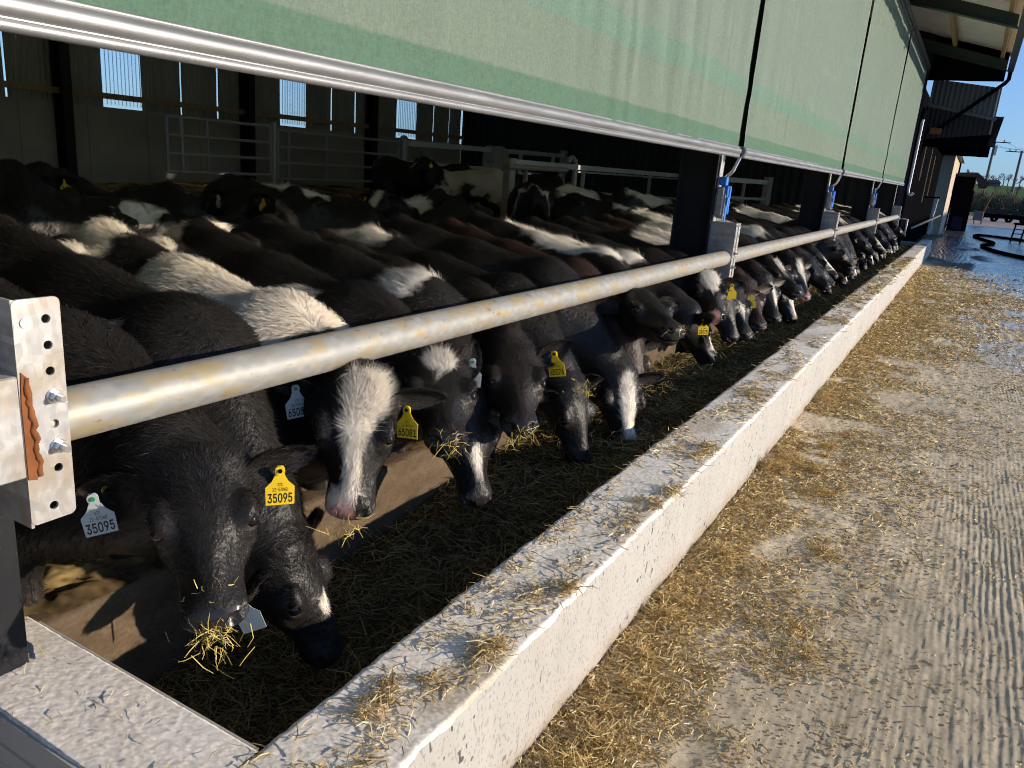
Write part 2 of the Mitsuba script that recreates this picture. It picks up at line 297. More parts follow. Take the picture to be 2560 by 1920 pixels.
add('trough_floor', strip(XC1 - 0.02, XW0 + 0.02, Y0b - .05, 23, -0.02, 2, 2), 'm_conc', tr)
# dung and straw trodden on top of the kerb
g = grid(np.arange(-2.5, XC1 - 0.008, 0.012), np.arange(Y0b - 0.02, 5.2, 0.014), lambda X, Y: kz - 0.004 + 0.06 * np.clip(f3(X * 14, Y * 11, 2.0, 5) - 0.34, 0, 1) * np.clip((XC1 - 0.012 - X) / 0.05, 0, 1))
whole('trodden_muck', g, 'm_bed', 'dry brown muck trodden on top of the kerb', 'muck', smooth=True, kind='stuff')
# hay in the trough
def hay_h(X, Y):
    u = (X - XC1) / (XW0 - XC1)
    return 0.05 + (0.11 + .07 * np.clip(Y - 2.4, 0, 1)) * np.clip((Y - 1.5) / 1.2, 0, 1) * (1 - .55 * u) + 0.12 * np.clip(u, 0, 1) ** 1.3 * (0.5 + 0.9 * f3(Y * 0.9, X * 1.5, 3.0, 2)) * np.clip((Y - 0.9) / 0.8, 0.25, 1) + 0.05 * (f3(X * 9, Y * 7, 1.0, 3) - 0.5)
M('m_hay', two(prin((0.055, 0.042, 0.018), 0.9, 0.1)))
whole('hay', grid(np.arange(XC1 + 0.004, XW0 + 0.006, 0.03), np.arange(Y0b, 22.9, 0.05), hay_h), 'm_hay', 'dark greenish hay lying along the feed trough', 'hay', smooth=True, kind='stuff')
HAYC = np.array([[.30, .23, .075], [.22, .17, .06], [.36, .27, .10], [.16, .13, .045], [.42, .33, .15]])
STRC = np.array([[.62, .46, .19], [.50, .35, .14], [.72, .57, .27], [.34, .24, .11], [.80, .69, .42]])
def straw(name, rng, P, N, L, W, flat, pal, label, cat, lift=0.35, kind='stuff', bend=.25, group=None):
    a = rng.uniform(0, 2 * math.pi, len(P)); D = np.stack([np.cos(a), np.sin(a), rng.normal(0, lift, len(P))], 1); D /= np.linalg.norm(D, axis=1, keepdims=True)
    V, F, I = strands(rng, P, D, L, W, bend)
    c = pal[rng.integers(0, len(pal), len(P))] * rng.uniform(0.7, 1.2, (len(P), 1))
    k = numbered(name); scene[k] = mikit.ply((V, F), 'm_vc', color=c[I])
    labels[k] = {'label': label, 'category': cat, **({'kind': kind} if kind else {}), **({'group': group} if group else {})}
    return k
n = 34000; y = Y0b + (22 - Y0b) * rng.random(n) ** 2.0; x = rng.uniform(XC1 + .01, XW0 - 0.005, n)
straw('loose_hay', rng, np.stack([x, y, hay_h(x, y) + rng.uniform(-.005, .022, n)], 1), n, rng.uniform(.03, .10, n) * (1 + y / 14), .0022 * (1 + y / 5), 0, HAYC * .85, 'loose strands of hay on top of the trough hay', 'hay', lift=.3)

# ---------------------------------------------------------------- cattle shed
YP = [-9.1, -4.1, 0.735, 5.83, 10.82, 15.8, 20.8]
XB, YG = -14.0, 21.05        # back wall, far gable
sh = thing('cattle_shed', 'large steel cattle shed with concrete back wall and boarded sides', 'shed')
def ibeam_v(x0, x1, yc, z0, z1, w=0.16, t=0.012):
    return cat_([bx(x0, x0 + t, yc - w / 2, yc + w / 2, z0, z1), bx(x1 - t, x1, yc - w / 2, yc + w / 2, z0, z1), bx(x0 + t, x1 - t, yc - t / 2, yc + t / 2, z0, z1)])
def zroof(x): return 4.23 - 0.24 * (x - 0.05)
for y in YP: add('post', ibeam_v(-1.905, -1.625, y, 0.1, zroof(-1.7) - 0.02, 0.17, 0.014), 'm_dark', sh)
for y in YP:
    add('cover_strip', bx(-1.622, -1.617, y - 0.045, y + 0.045, 1.02, 4.1), 'm_plate', sh)
    add('rafter', cat_([ext(Polygon([(-7.5, zroof(-7.5)), (0.03, zroof(0.03)), (0.03, zroof(0.03) + .19), (-7.5, zroof(-7.5) + .35)]), 'y', y - .008, y + .008),
                        ext(Polygon([(-7.5, zroof(-7.5) - .012), (0.05, zroof(0.05) - .012), (0.05, zroof(0.05)), (-7.5, zroof(-7.5))]), 'y', y - .085, y + .085),
                        ext(Polygon([(-14, zroof(-1)), (-7.5, zroof(-7.5)), (-7.5, zroof(-7.5) + .35), (-14, zroof(-1) + .35)]), 'y', y - .01, y + .01)]), 'm_green_steel', sh)
for x in (-0.10, -1.05, -2.6, -4.3, -6.0): add('purlin', beam((x, -9.6, zroof(x) + .30), (x, YG, zroof(x) + .30), .07, .17), 'm_wood', sh)
add('roof', cat_([ext(Polygon([(-7.6, zroof(-7.6) + .40), (0.10, zroof(0.10) + .40), (0.10, zroof(0.10) + .44), (-7.6, zroof(-7.6) + .44)]), 'y', -9.7, 21.7),
                  ext(Polygon([(-14.4, zroof(-0.8) + .40), (-7.6, zroof(-7.6) + .40), (-7.6, zroof(-7.6) + .44), (-14.4, zroof(-0.8) + .44)]), 'y', -9.7, 21.7)]), 'm_roof', sh)
gut = Polygon([(.055, 4.32), (.055, 4.48), (.07, 4.48), (.07, 4.335), (.16, 4.335), (.16, 4.48), (.175, 4.48), (.175, 4.32)])
add('gutter', ext(gut, 'y', -9.7, 21.75), 'm_tin', sh)
add('concrete_wall', bx(XB - .2, XB, -9.7, YG, 0, 1.93), 'm_conc', sh)
# back wall boards with gaps between them; two clear corrugated sheets per bay
edges = []; y = -9.5
clear_at = [9.33, 13.62, 17.9]
def corr(y0, y1, z0, z1, x, amp=.012, pitch=.076):
    ys = np.arange(y0, y1 + 1e-6, pitch / 4); ys = ys if ys[-1] > y1 - 1e-4 else np.append(ys, y1)
    xs = x + amp * np.sin(2 * math.pi * ys / pitch)
    return sheetgrid(np.stack([np.stack([xs, ys, ys * 0 + z0], -1), np.stack([xs, ys, ys * 0 + z1], -1)], 1))
slits = [5.05, 5.9, 6.77, 7.65, 9.36, 10.12, 11.0, 11.89, 12.77, 13.65, 14.43, 15.31, 16.19, 17.0, 17.9, 18.75, 19.6, 20.4]
pan = []
lo = [-9.5, -6, -3, 0, 2.0, 3.5] + slits
for a, b in zip(lo, lo[1:] + [YG - .03]):
    clear = any(abs(a - c) < .06 for c in (9.36, 13.65, 17.9))
    z1 = 5.2
    if clear:
        add('clear_sheet', corr(a + .012, b - .012, 1.98, z1, XB + .02), 'm_clear', sh, label='clear corrugated sheet showing the sky')
        for yy in np.arange(a + .04, b, .0763): add('clear_sheet_rib', bx(XB - .012, XB + .0, yy, yy + .007, 1.98, z1), 'm_rib', sh)
    else:
        add('wall_board', corr(a + .012, b - .013, 1.90, z1, XB - .03, .010, .09), 'm_board', sh)
for z in (2.12, 3.4): add('wall_rail', beam((XB + .06, -9.6, z), (XB + .06, YG, z), .07, .10), 'm_wood', sh)
for y in (4.4, 8.48, 12.52, 16.62): add('back_post', ibeam_v(XB + .02, XB + .30, y, 0.3, 5.2, .17, .014), 'm_dark', sh)
ys = np.arange(XB, -1.45, .055)
gx = np.stack([np.stack([ys, YG + .02 * np.sin(2 * math.pi * ys / .22), ys * 0 + 0.0], -1), np.stack([ys, YG + .02 * np.sin(2 * math.pi * ys / .22), ys * 0 + 6.2], -1)], 1)
add('far_gable', sheetgrid(gx), 'm_tin_dark', sh, label='dark corrugated far gable')
add('near_gable', strip(0, 1, 0, 1, 0) if False else bx(XB, -1.6, -9.75, -9.7, 0, 6.2), 'm_tin_dark', sh)
add('end_board', ext(Polygon([(-1.6, 4.05), (.03, 4.05), (.03, 4.72), (-1.6, 5.05)]), 'y', 21.15, 21.2), 'm_black', sh)
# bedding
def bed_z(X, Y): return 0.05 + 0.062 * np.clip(-5.2 - X, 0, 12) + .09 * (f3(X * .8, Y * .8, 1.0, 3) - .5) + .03 * f3(X * 7, Y * 7, 2.0, 3)
g = grid(np.linspace(XB, XC0 - .002, 130), np.linspace(-9.7, YG, 260), lambda X, Y: np.where(X > -2.0, .1, bed_z(X, Y)))
labels[add('barn_floor', g, 'm_bed', smooth=True)] = {'kind': 'structure', 'label': 'dark straw bedding inside the shed'}

# ---------------------------------------------------------------- green wind curtains
XCU = -1.50
M('m_tape', two(prin((.34, .40, .37), .7, .2)))
def curtain(y0, y1, label, seed, ny=150):
    k = thing('wind_curtain', label, 'curtain', 'green mesh curtains hung along the shed front')
    ys = np.linspace(y0, y1, ny); zs = np.linspace(1.742, 4.18, 60)
    Y, Z = np.meshgrid(ys, zs, indexing='ij')
    up = np.clip((Z - 1.75) / .35, 0, 1); u2 = np.clip((4.2 - Z) / .3, 0, 1)
    fold = f3(Y * 5 + .25 * Z, Z * .35, seed, 3, seed) - .5; fine = n3(Y * 17 + .5 * Z, Z * .5, seed + 3, seed) - .5
    amp = .35 + 1.0 * np.clip(f3(Y * .5, Z * .5, seed + 9, 2, seed) - .35, 0, 1) * 2
    X = XCU + (.05 * fold + .013 * fine * (1 + .6 * (Z < 2.1))) * amp * (0.25 + .75 * up) * (0.4 + .6 * u2) + .02 * (f3(Y * .4, Z * .8, seed + 5, 2) - .5)
    X = np.where((Z > 2.09) & (Z < 2.22), X + .003, X); X = np.where(Z < 1.86, X + .003, X)
    X += .012 * np.exp(-((Z - 2.155) / .10) ** 2) * (n3(Y * 11, 0, seed) - .5)
    add('fabric', sheetgrid(np.stack([X, Y, Z], -1)), 'm_fabric', k, smooth=True)
    c = Point(XCU, 1.740).buffer(.023, 24).union(Point(XCU + .003, 1.708).buffer(.012, 16)).union(Polygon([(XCU - .008, 1.735), (XCU + .012, 1.735), (XCU + .012, 1.717), (XCU - .006, 1.717)]))
    c = c.union(Point(XCU + .002, 1.765).buffer(.006, 8)).buffer(-.001).buffer(.001)
    add('bottom_tube', ext(c, 'y', y0 - .02, y1 + .05), 'm_tube', k, smooth=40, label='shiny galvanised tube along the lower hem')
    add('edge_tape', bx(XCU - .006, XCU + .004, y1 - .03, y1 + .004, 1.77, 4.19, .002), 'm_tape', k)
    add('top_roller', cat_([rod((XCU - .02, y0 - .03, 4.25), (XCU - .02, y1 + .03, 4.25), .06, 16), bx(XCU - .08, XCU + .055, y0 - .04, y1 + .04, 4.30, 4.315), bx(XCU + .05, XCU + .058, y0 - .04, y1 + .04, 4.21, 4.30)]), 'm_tin', k, smooth=40)
curtain(-4.05, 0.62, 'green wind curtain nearest the camera at the upper left edge', 3, 60)
curtain(0.70, 5.71, 'widest looking green wind curtain across the top of the picture', 5, 240)
curtain(5.90, 10.68, 'second full green wind curtain, right of the first dark gap', 8, 170)
curtain(10.92, 15.68, 'narrow third green wind curtain before the far end', 12, 110)
curtain(15.90, 20.75, 'far end green wind curtain, the last and narrowest', 15, 90)
curtain(-9.0, -4.15, 'green wind curtain behind the camera position', 18, 30)
# pale edge tape down the curtain sides and the ratchet straps that tie the tubes
for i, y in enumerate(YP[3:6]):
    w = ['nearest', 'middle', 'farthest'][i]
    k = thing('ratchet_strap', f'{w} blue ratchet strap tying the curtain tube to its post', 'strap', 'blue ratchet straps on the posts')
    add('hook', cat_([rod((XCU + .0, y, 1.70), (XCU - .03, y - .02, 1.60), .012, 8), rod((XCU - .03, y - .02, 1.60), (-1.585, y - .02, 1.545), .012, 8), sweep([(XCU + .034 * math.cos(a), y + .012, 1.737 + .034 * math.sin(a)) for a in np.linspace(-2.4, 2.2, 14)], .007, 6)]), 'm_steel', k, smooth=50)
    add('webbing', cat_([bx(-1.61, -1.555, y - .05, y + .0, 1.50, 1.56, .006), bx(-1.585, -1.535, y - .05, y - .03, 1.30, 1.50, .005), bx(-1.566, -1.528, y - .012, y + .012, 1.30, 1.50, .005), beam((-1.53, y - .04, 1.42), (-1.545, y - .015, 1.25), .03, .004, (1, 0, 0))]), 'm_blue', k)
    add('ratchet', cat_([bx(-1.612, -1.560, y - .062, y + .035, 1.285, 1.49, .006), bx(-1.60, -1.545, y - .055, y - .045, 1.27, 1.44, .003)]), 'm_plate', k, smooth=30)
    add('strap_tail', beam((-1.56, y - .02, 1.29), (-1.575, y - .01, 1.20), .012, .003, (1, 0, 0)), 'm_white', k)

# ---------------------------------------------------------------- neck rail and its brackets
XR, ZR, RR = -1.50, .990, .0545
names = ['nearest rusty galvanised neck rail across the foreground', 'second galvanised neck rail past the first steel post', 'third galvanised neck rail far along the shed', 'last short looking galvanised neck rail at the far end']
for i in range(4):
    a, b = YP[2 + i], YP[3 + i]
    k = thing('neck_rail', names[i], 'rail', 'galvanised neck rails over the trough')
    ysr = np.linspace(a - .03 if i else a + .0, b - .03, 40)
    add('pipe', sweep([(XR, y, ZR) for y in ysr], RR, 36), 'm_galv', k, smooth=50)
    if i == 3: add('end_sleeve', rod((XR, b - .05, ZR), (XR, b + .25, ZR), RR + .004, 24), 'm_tin', k, smooth=50)
k = whole('neck_rail', sweep([(XR, y, ZR) for y in np.linspace(-4.1, .70, 12)], RR, 30), 'm_galv', 'rail stub with rusty weld left of the near bracket', 'rail', smooth=50)
def bracket(yc, y0, y1, label, detail):
    """A folded channel bolted to the post: a front flange with a row of holes and two cheeks."""
    k = thing('rail_bracket', label, 'bracket', 'perforated galvanised brackets that carry the neck rail')
    z0, z1 = (0.80, 1.245); xf = XR + .062
    sil = sbox(y0, z0 + .005, y1, z1).buffer(-.012).buffer(.012, 6) if detail else sbox(y0, z0, y1, z1)
    hz = [1.205, 1.155, 1.105, 1.0, .91, .835] if detail else np.arange(z0 + .05, z1, .075)
    for z in hz: sil = sil.difference(Point((y1 - .028) if z > .84 or not detail else y0 + .045, z).buffer(.0085, 8))
    if detail: sil = sil.difference(Point(y0 + .03, 1.21).buffer(.0001))
    add('front_flange', ext(sil, 'x', xf - .006, xf), 'm_plate', k, label='flange with a row of round holes')
    add('cheek', bx(-1.625, xf - .002, y0, y0 + .006, z0, z1), 'm_plate', k)
    if detail:
        add('cheek', ext(Polygon([(-1.61, 1.0), (-1.52, 1.0), (-1.52, 1.262), (-1.535, 1.275), (-1.61, 1.275)]), 'y', y0 - .10, y0 - .094), 'm_plate', k)
        add('rivet', rod((xf - .001, y0 + .022, 1.202), (xf + .0025, y0 + .022, 1.202), .010, 16), 'm_steel', k)
    for z in ((1.055, .955) if detail else (1.03, .93)):
        yb = y1 - .026
        b = add('bolt', cat_([rod((xf, yb, z), (xf + .004, yb, z), .015, 16), rod((xf + .004, yb, z), (xf + .016, yb, z), .0115, 6), rod((xf + .016, yb, z), (xf + .034, yb, z), .0065, 12)]), 'm_steel', k, smooth=30)
    return k
kb = bracket(.88, .757, .845, 'large perforated galvanised bracket at the left edge of the picture', True)
wp = []
for z in np.linspace(.905, 1.10, 22):
    wp.append((XR + .0625 + .002 * rng.random(), .778 + .014 * (1.10 - z) / .2 - .012 + .006 * rng.random(), z))
add('weld', cat_([sweep(wp, (.0045 + .003 * rng.random(22)), 8), ext(Polygon([(.758, .902), (.774, .898), (.783, .93), (.774, .95), (.780, .985), (.777, 1.0), (.771, 1.03), (.778, 1.05), (.779, 1.07), (.773, 1.10), (.762, 1.112), (.758, 1.05)]), 'x', XR + .0615, XR + .0645)]), 'm_rust', kb, smooth=60, label='orange rusty weld bead')
add('side_plate', bx(XR - .02, XR + .060, .560, .764, .905, 1.105, .003), 'm_plate', kb)
for i, y in enumerate(YP[3:7]):
    bracket(y, y - .05, y + .0, f"{['first', 'second', 'third', 'last'][i]} far perforated bracket, on steel post number {i + 2} along the trough", False)
    # the second flange of the pair
    kk = list(labels)[-1]
    sil = sbox(y + .022, .80, y + .068, 1.245)
    for z in np.arange(.85, 1.24, .075): sil = sil.difference(Point(y + .05, z).buffer(.0085, 8))
    add('front_flange', ext(sil, 'x', XR + .056, XR + .062), 'm_plate', kk)
    add('cheek', bx(-1.625, XR + .06, y + .022, y + .028, .80, 1.245), 'm_plate', kk)
# ---------------------------------------------------------------- calves: implicit bodies, marched into one skin
TETS = np.array([[0, 1, 3, 7], [0, 3, 2, 7], [0, 2, 6, 7], [0, 6, 4, 7], [0, 4, 5, 7], [0, 5, 1, 7]])
def march(vals, org, h):
    """Marching tetrahedra of a grid of signed distances -> (vertices, faces), closed and oriented outwards."""
    nx, ny, nz = vals.shape; s = vals < 0
    c = s[:-1, :-1, :-1]; mixed = np.zeros(c.shape, bool)
    for k in range(1, 8): mixed |= c != s[k & 1:nx - 1 + (k & 1), (k >> 1) & 1:ny - 1 + ((k >> 1) & 1), k >> 2:nz - 1 + (k >> 2)]
    I, J, K = np.nonzero(mixed); off = np.array([[k & 1, (k >> 1) & 1, k >> 2] for k in range(8)])
    ids = ((I[:, None] + off[:, 0]) * ny + J[:, None] + off[:, 1]) * nz + K[:, None] + off[:, 2]
    tets = ids[:, TETS].reshape(-1, 4); fv = vals.ravel(); ins = fv[tets] < 0; cnt = ins.sum(1)
    E, G = [], []
    for n in (1, 3):
        t = tets[cnt == n]; m = ins[cnt == n] if n == 1 else ~ins[cnt == n]
        a = np.argmax(m, 1); r = np.arange(len(t)); o = np.array([[j for j in range(4) if j != k] for k in range(4)])[a]
        p = t[r, a]; q = t[r[:, None], o]
        E.append(np.stack([np.stack([p, q[:, 0]], 1), np.stack([p, q[:, 1]], 1), np.stack([p, q[:, 2]], 1)], 1))
        G.append((p, np.full(len(p), n == 1)))
    t = tets[cnt == 2]; m = ins[cnt == 2]; order = np.argsort(~m, axis=1, kind='stable'); t = np.take_along_axis(t, order, 1)
    a, b, c2, d = t.T
    e = [np.stack([a, c2], 1), np.stack([a, d], 1), np.stack([b, d], 1), np.stack([b, c2], 1)]
    E += [np.stack([e[0], e[1], e[2]], 1), np.stack([e[0], e[2], e[3]], 1)]; G += [(a, np.ones(len(a), bool))] * 2
    E = np.concatenate(E); R = np.concatenate([g[0] for g in G]); inside = np.concatenate([g[1] for g in G])
    key = np.sort(E.reshape(-1, 2), 1); key = key[:, 0] * (nx * ny * nz) + key[:, 1]
    u, first, inv = np.unique(key, return_index=True, return_inverse=True); ed = E.reshape(-1, 2)[first]
    def pos(i): return np.stack([i // (ny * nz), (i // nz) % ny, i % nz], 1).astype(float)
    va, vb = fv[ed[:, 0]], fv[ed[:, 1]]; w = np.clip(va / (va - vb), 0.02, 0.98)[:, None]
    V = pos(ed[:, 0]) * (1 - w) + pos(ed[:, 1]) * w; F = inv.reshape(-1, 3)
    nrm = np.cross(V[F[:, 1]] - V[F[:, 0]], V[F[:, 2]] - V[F[:, 0]]); d = V[F].mean(1) - pos(R)
    bad = ((nrm * d).sum(1) < 0) == inside
    F[bad] = F[bad][:, ::-1]
    return V * h + org, F
def relax(V, F, n=2, lam=.5):
    for _ in range(n):
        S = np.zeros_like(V); k = np.zeros(len(V))
        for a, b in ((0, 1), (1, 2), (2, 0)):
            np.add.at(S, F[:, a], V[F[:, b]]); np.add.at(S, F[:, b], V[F[:, a]]); np.add.at(k, F[:, a], 1); np.add.at(k, F[:, b], 1)
        V = V + lam * (S / np.maximum(k, 1)[:, None] - V)
    return V
def field(P, prims):
    """prims: ('c', a, b, ra, rb, k) round cones; ('e', centre, radii, k) ellipsoids; ('-', centre, radii, k) carved ellipsoids; optional matrix for local axes."""
    d = np.full(len(P), 1e3, np.float32)
    for q in prims:
        if q[0] == 'c':
            a, b = np.asarray(q[1], np.float32), np.asarray(q[2], np.float32); ab = b - a; ap = P - a
            t = np.clip(ap @ ab / max(float(ab @ ab), 1e-9), 0, 1); e = np.linalg.norm(ap - t[:, None] * ab, axis=1) - (q[3] + (q[4] - q[3]) * t); k = q[5]
        else:
            c, r = np.asarray(q[1], np.float32), np.asarray(q[2], np.float32); l = P - c
            if len(q) > 4: l = l @ np.asarray(q[4], np.float32).T
            l = l / r; k0 = np.linalg.norm(l, axis=1); e = (k0 - 1) * float(np.exp(np.log(r).mean())) * .95; k = q[3]
        if q[0] == '-': d = -smin_(-d, e, k)
        else: d = smin_(d, e, k)
    return d
def smin_(a, b, k):
    if k <= 0: return np.minimum(a, b)
    h = np.maximum(k - np.abs(a - b), 0) / k
    return np.minimum(a, b) - h * h * k * .25
def meshed(prims, lo, hi, h, coarse=4, sm=2):
    lo, hi = np.asarray(lo, float), np.asarray(hi, float); n = np.ceil((hi - lo) / h / coarse).astype(int) * coarse + 1
    ax = [np.arange(k) * h + o for k, o in zip(n, lo)]
    cx = [a[::coarse] for a in ax]; G = np.stack(np.meshgrid(*cx, indexing='ij'), -1).astype(np.float32)
    C = field(G.reshape(-1, 3), prims).reshape(G.shape[:3]); H = h * coarse
    near = np.abs(C) < 1.9 * H
    m = near.copy()
    for axn in range(3):
        for sft in (1, -1): m |= np.roll(near, sft, axn)
    vals = np.kron(C, np.ones((coarse,) * 3, np.float32))[:n[0], :n[1], :n[2]]
    vals = np.where(np.abs(vals) < 1e-6, 1e-6, vals)
    mm = np.kron(m, np.ones((coarse,) * 3, bool))[:n[0], :n[1], :n[2]]
    for axn in range(3): mm |= np.roll(mm, coarse // 2, axn)
    I = np.nonzero(mm); P = np.stack([ax[k][I[k]] for k in range(3)], 1).astype(np.float32)
    vals[I] = field(P, prims)
    vals[[0, -1]] = np.maximum(vals[[0, -1]], h); vals[:, [0, -1]] = np.maximum(vals[:, [0, -1]], h); vals[:, :, [0, -1]] = np.maximum(vals[:, :, [0, -1]], h)
    V, F = march(vals, lo, h)
    return relax(V, F, sm, .45), F
# --- the head in its own axes: x towards the muzzle, z out of the forehead, y to the animal's left, origin at the poll
def head_prims(op=0.0):
    hp = [('c', (.015, 0, -.075), (.16, 0, -.080), .080, .066, .0), ('e', (.085, 0, -.040), (.115, .076, .046), .03),
          ('e', (-.004, 0, -.030), (.045, .056, .045), .03),
          ('c', (.15, 0, -.066), (.335, 0, -.062), .056, .037, .05), ('c', (.17, 0, -.030), (.315, 0, -.032), .024, .019, .035),
          ('e', (.352, 0, -.067), (.047, .060, .046), .030), ('e', (.364, 0, -.050), (.032, .052, .028), .02)]
    for s in (-1, 1):
        hp += [('e', (.152, s * .066, -.048), (.046, .031, .034), .022), ('e', (.132, s * .076, -.010), (.042, .022, .014), .012), ('e', (.168, s * .076, -.078), (.036, .018, .012), .014),
               ('c', (.06, s * .042, -.140), (.20, s * .026, -.130), .046, .030, .05), ('e', (.090, s * .060, -.115), (.065, .026, .055), .04),
               ('c', (.20, s * .034, -.086), (.31, s * .034, -.080), .026, .020, .035), ('c', (.19, s * .052, -.085), (.235, s * .040, -.082), .020, .014, .03),
               ('-', (.160, s * .103, -.027), (.028, .026, .019), .006),
               ('-', (.394, s * .034, -.042), (.029, .015, .016), .006), ('-', (.368, s * .056, -.046), (.026, .013, .010), .006)]
    hp += [('c', (.20, 0, -.128), (.335, 0, -.118 - op), .034, .025, .035), ('e', (.350, 0, -.114 - op), (.030, .034, .021), .02),
           ('-', (.365, 0, -.099 - op * .45), (.066, .070, .0055 + op * .45), .004)]
    return hp
HL, HY = .400, 1.20     # head length; heads are this much broader than the primitives above
def hframe(P, Mz, up):
    x = Mz - P; x = x / np.linalg.norm(x); z = np.asarray(up, float); z = z - x * z.dot(x); z /= np.linalg.norm(z)
    return np.stack([x, np.cross(z, x), z], 1)   # columns
def xf(prims, R, o, s=1.0):
    out = []
    for q in prims:
        if q[0] == 'c': out.append(('c', R @ (np.array(q[1]) * s) + o, R @ (np.array(q[2]) * s) + o, q[3] * s, q[4] * s, q[5] * s))
        else: out.append((q[0], R @ (np.array(q[1]) * s) + o, np.array(q[2]) * s, q[3] * s, R.T))
    return out
def body_prims(legs=True, drop=0.0, step=0.0):
    """Local axes: x forwards, z up, withers over the origin; withers 1.06 m, hips 1.13 m above the feet."""
    b = [('c', (.02, 0, .70), (-.42, 0, .72), .215, .275, 0), ('c', (-.42, 0, .73), (-.80, 0, .82), .275, .235, .1), ('c', (-.80, 0, .84), (-1.05, 0, .87), .225, .17, .1),
         ('c', (.02, 0, .93), (-.45, 0, .985), .060, .05, .12), ('c', (-.45, 0, .985), (-.95, 0, 1.085), .05, .05, .10), ('c', (-.95, 0, 1.085), (-1.16, 0, 1.03), .05, .045, .08),
         ('c', (.12, 0, .62), (-.02, 0, .56), .14, .16, .1)]
    for s in (-1, 1):
        b += [('c', (-.03, s * .075, .915), (.10, s * .165, .64), .060, .085, .10), ('e', (.03, s * .15, .74), (.15, .07, .20), .08),
              ('e', (-.88, s * .185, 1.045), (.080, .038, .045), .06), ('e', (-1.14, s * .085, .94), (.05, .04, .05), .06),
              ('e', (-.98, s * .13, .76), (.19, .10, .24), .08)]
        if legs:
            f = .03 * s * step
            b += [('c', (.08, s * .15, .60), (.02 + f, s * .145, .46), .085, .060, .06), ('c', (.02 + f, s * .145, .46), (.06 + f, s * .14, .28), .056, .042, .04),
                  ('c', (.06 + f, s * .14, .28), (.045 + f, s * .14, .09), .036, .032, .02), ('c', (.05 + f, s * .14, .085), (.09 + f, s * .14, .022), .036, .040, .02),
                  ('c', (-.92, s * .16, .66), (-.82, s * .17, .52), .13, .085, .08), ('c', (-.82, s * .17, .52), (-1.07, s * .15, .36), .080, .045, .05),
                  ('c', (-1.07, s * .15, .36), (-1.03, s * .15, .10), .038, .033, .03), ('c', (-1.03, s * .15, .09), (-.985, s * .15, .022), .036, .040, .02)]
    b += [('c', (-1.15, 0, 1.03), (-1.235, 0, .88), .030, .026, .03), ('c', (-1.235, 0, .88), (-1.245, .01, .52), .022, .018, .02), ('c', (-1.245, .01, .52), (-1.24, .01, .30), .035, .02, .03)]
    return b
def neck_prims(P, R, hs, via=None):
    """From the shoulders (local axes) to the back of the head at P with head axes R; via: a point the neck must pass below (the rail)."""
    base = np.array([.08, 0, .80]); low = np.array([.17, 0, .60]); nape = P + R @ (np.array([.015, 0, -.085]) * hs); thr = P + R @ (np.array([.07, 0, -.130]) * hs)
    top = np.array([.02, 0, .93]); nt = P + R @ (np.array([-.01, 0, -.065]) * hs)
    if via is None: mid = (base + nape) / 2 + np.array([.0, 0, .03]); mt = (top + nt) / 2 + np.array([0, 0, .02])
    else:
        t = np.clip((via[0] - base[0]) / max(nape[0] - base[0], .05), .25, .75); mid = base + t * (nape - base); mid[2] = min(mid[2], via[2] - .112); nape = nape.copy(); nape[2] = min(nape[2], via[2] - .06)
        mt = top + t * (nt - top); mt[2] = min(mt[2], via[2] - .062)
    m2 = (low + thr) / 2 + np.array([.0, 0, -.01]); m2[2] = min(m2[2], mid[2] - .12)
    return [('c', base, mid, .160, .106, .10), ('c', mid, nape, .106, .088 * hs, .06), ('c', low, m2, .145, .105, .08), ('c', m2, thr, .105, .070 * hs, .06),
            ('c', top, mt, .075, .056, .10), ('c', mt, nt, .056, .052 * hs, .06)]
def ear_mesh(R, P, hs, side, out, length=.165, width=.105, cup=.5):
    """A cupped leaf with thickness; out = its direction in head axes."""
    root = np.array([.045, side * .074 * HY, -.055]); d = np.array([out[0], side * out[1], out[2]], float); d /= np.linalg.norm(d)
    f = np.array([.9, side * .25, .45]); f = f - d * f.dot(d); f /= np.linalg.norm(f); w = np.cross(d, f)
    u = np.linspace(0, 1, 14); v = np.linspace(-1, 1, 11)
    prof = width / 2 * np.array([.42, .55, .72, .86, .96, 1.0, 1.0, .97, .91, .83, .72, .57, .38, .10])
    U, Vv = np.meshgrid(u, v, indexing='ij'); W_ = prof[:, None] * Vv
    dep = -cup * width * .55 * (1 - Vv ** 2) * (1 - .5 * U) * np.minimum(1, U * 4 + .3); droop = -.10 * length * U ** 2
    A = root + d * (U * length)[..., None] + w * (W_ * (1 - .15 * cup))[..., None] + f * dep[..., None] + np.array([0, 0, 1.0]) * droop[..., None]
    th = (.010 - .006 * U) * (1 - .75 * Vv ** 2) + .001
    B = A - f * th[..., None]
    m1, m2 = sheetgrid(A), sheetgrid(B); n = 14 * 11
    idx = np.arange(n).reshape(14, 11); ring = np.concatenate([idx[:, 0], idx[-1, 1:], idx[-2::-1, -1], idx[0, -2:0:-1]])
    r2 = np.roll(ring, -1); side_f = np.vstack([np.stack([ring, r2, r2 + n], 1), np.stack([ring, r2 + n, ring + n], 1)])
    V = np.vstack([m1.vertices, m2.vertices]) * hs; F = np.vstack([m1.faces, m2.faces[:, ::-1] + n, side_f[:, ::-1]])
    m = trimesh.Trimesh(V @ R.T + P, F, process=False); inner = np.arange(2 * n) < n
    hole = R @ ((root + d * length * .56 + f * (-cup * width * .36 + .004) - w * (width * .18) * np.sign(w[2])) * hs) + P
    return m, inner, hole, (R @ d, R @ f, R @ w)
BLK, WHT = np.array([.0115, .0102, .0092]), np.array([.76, .70, .60])
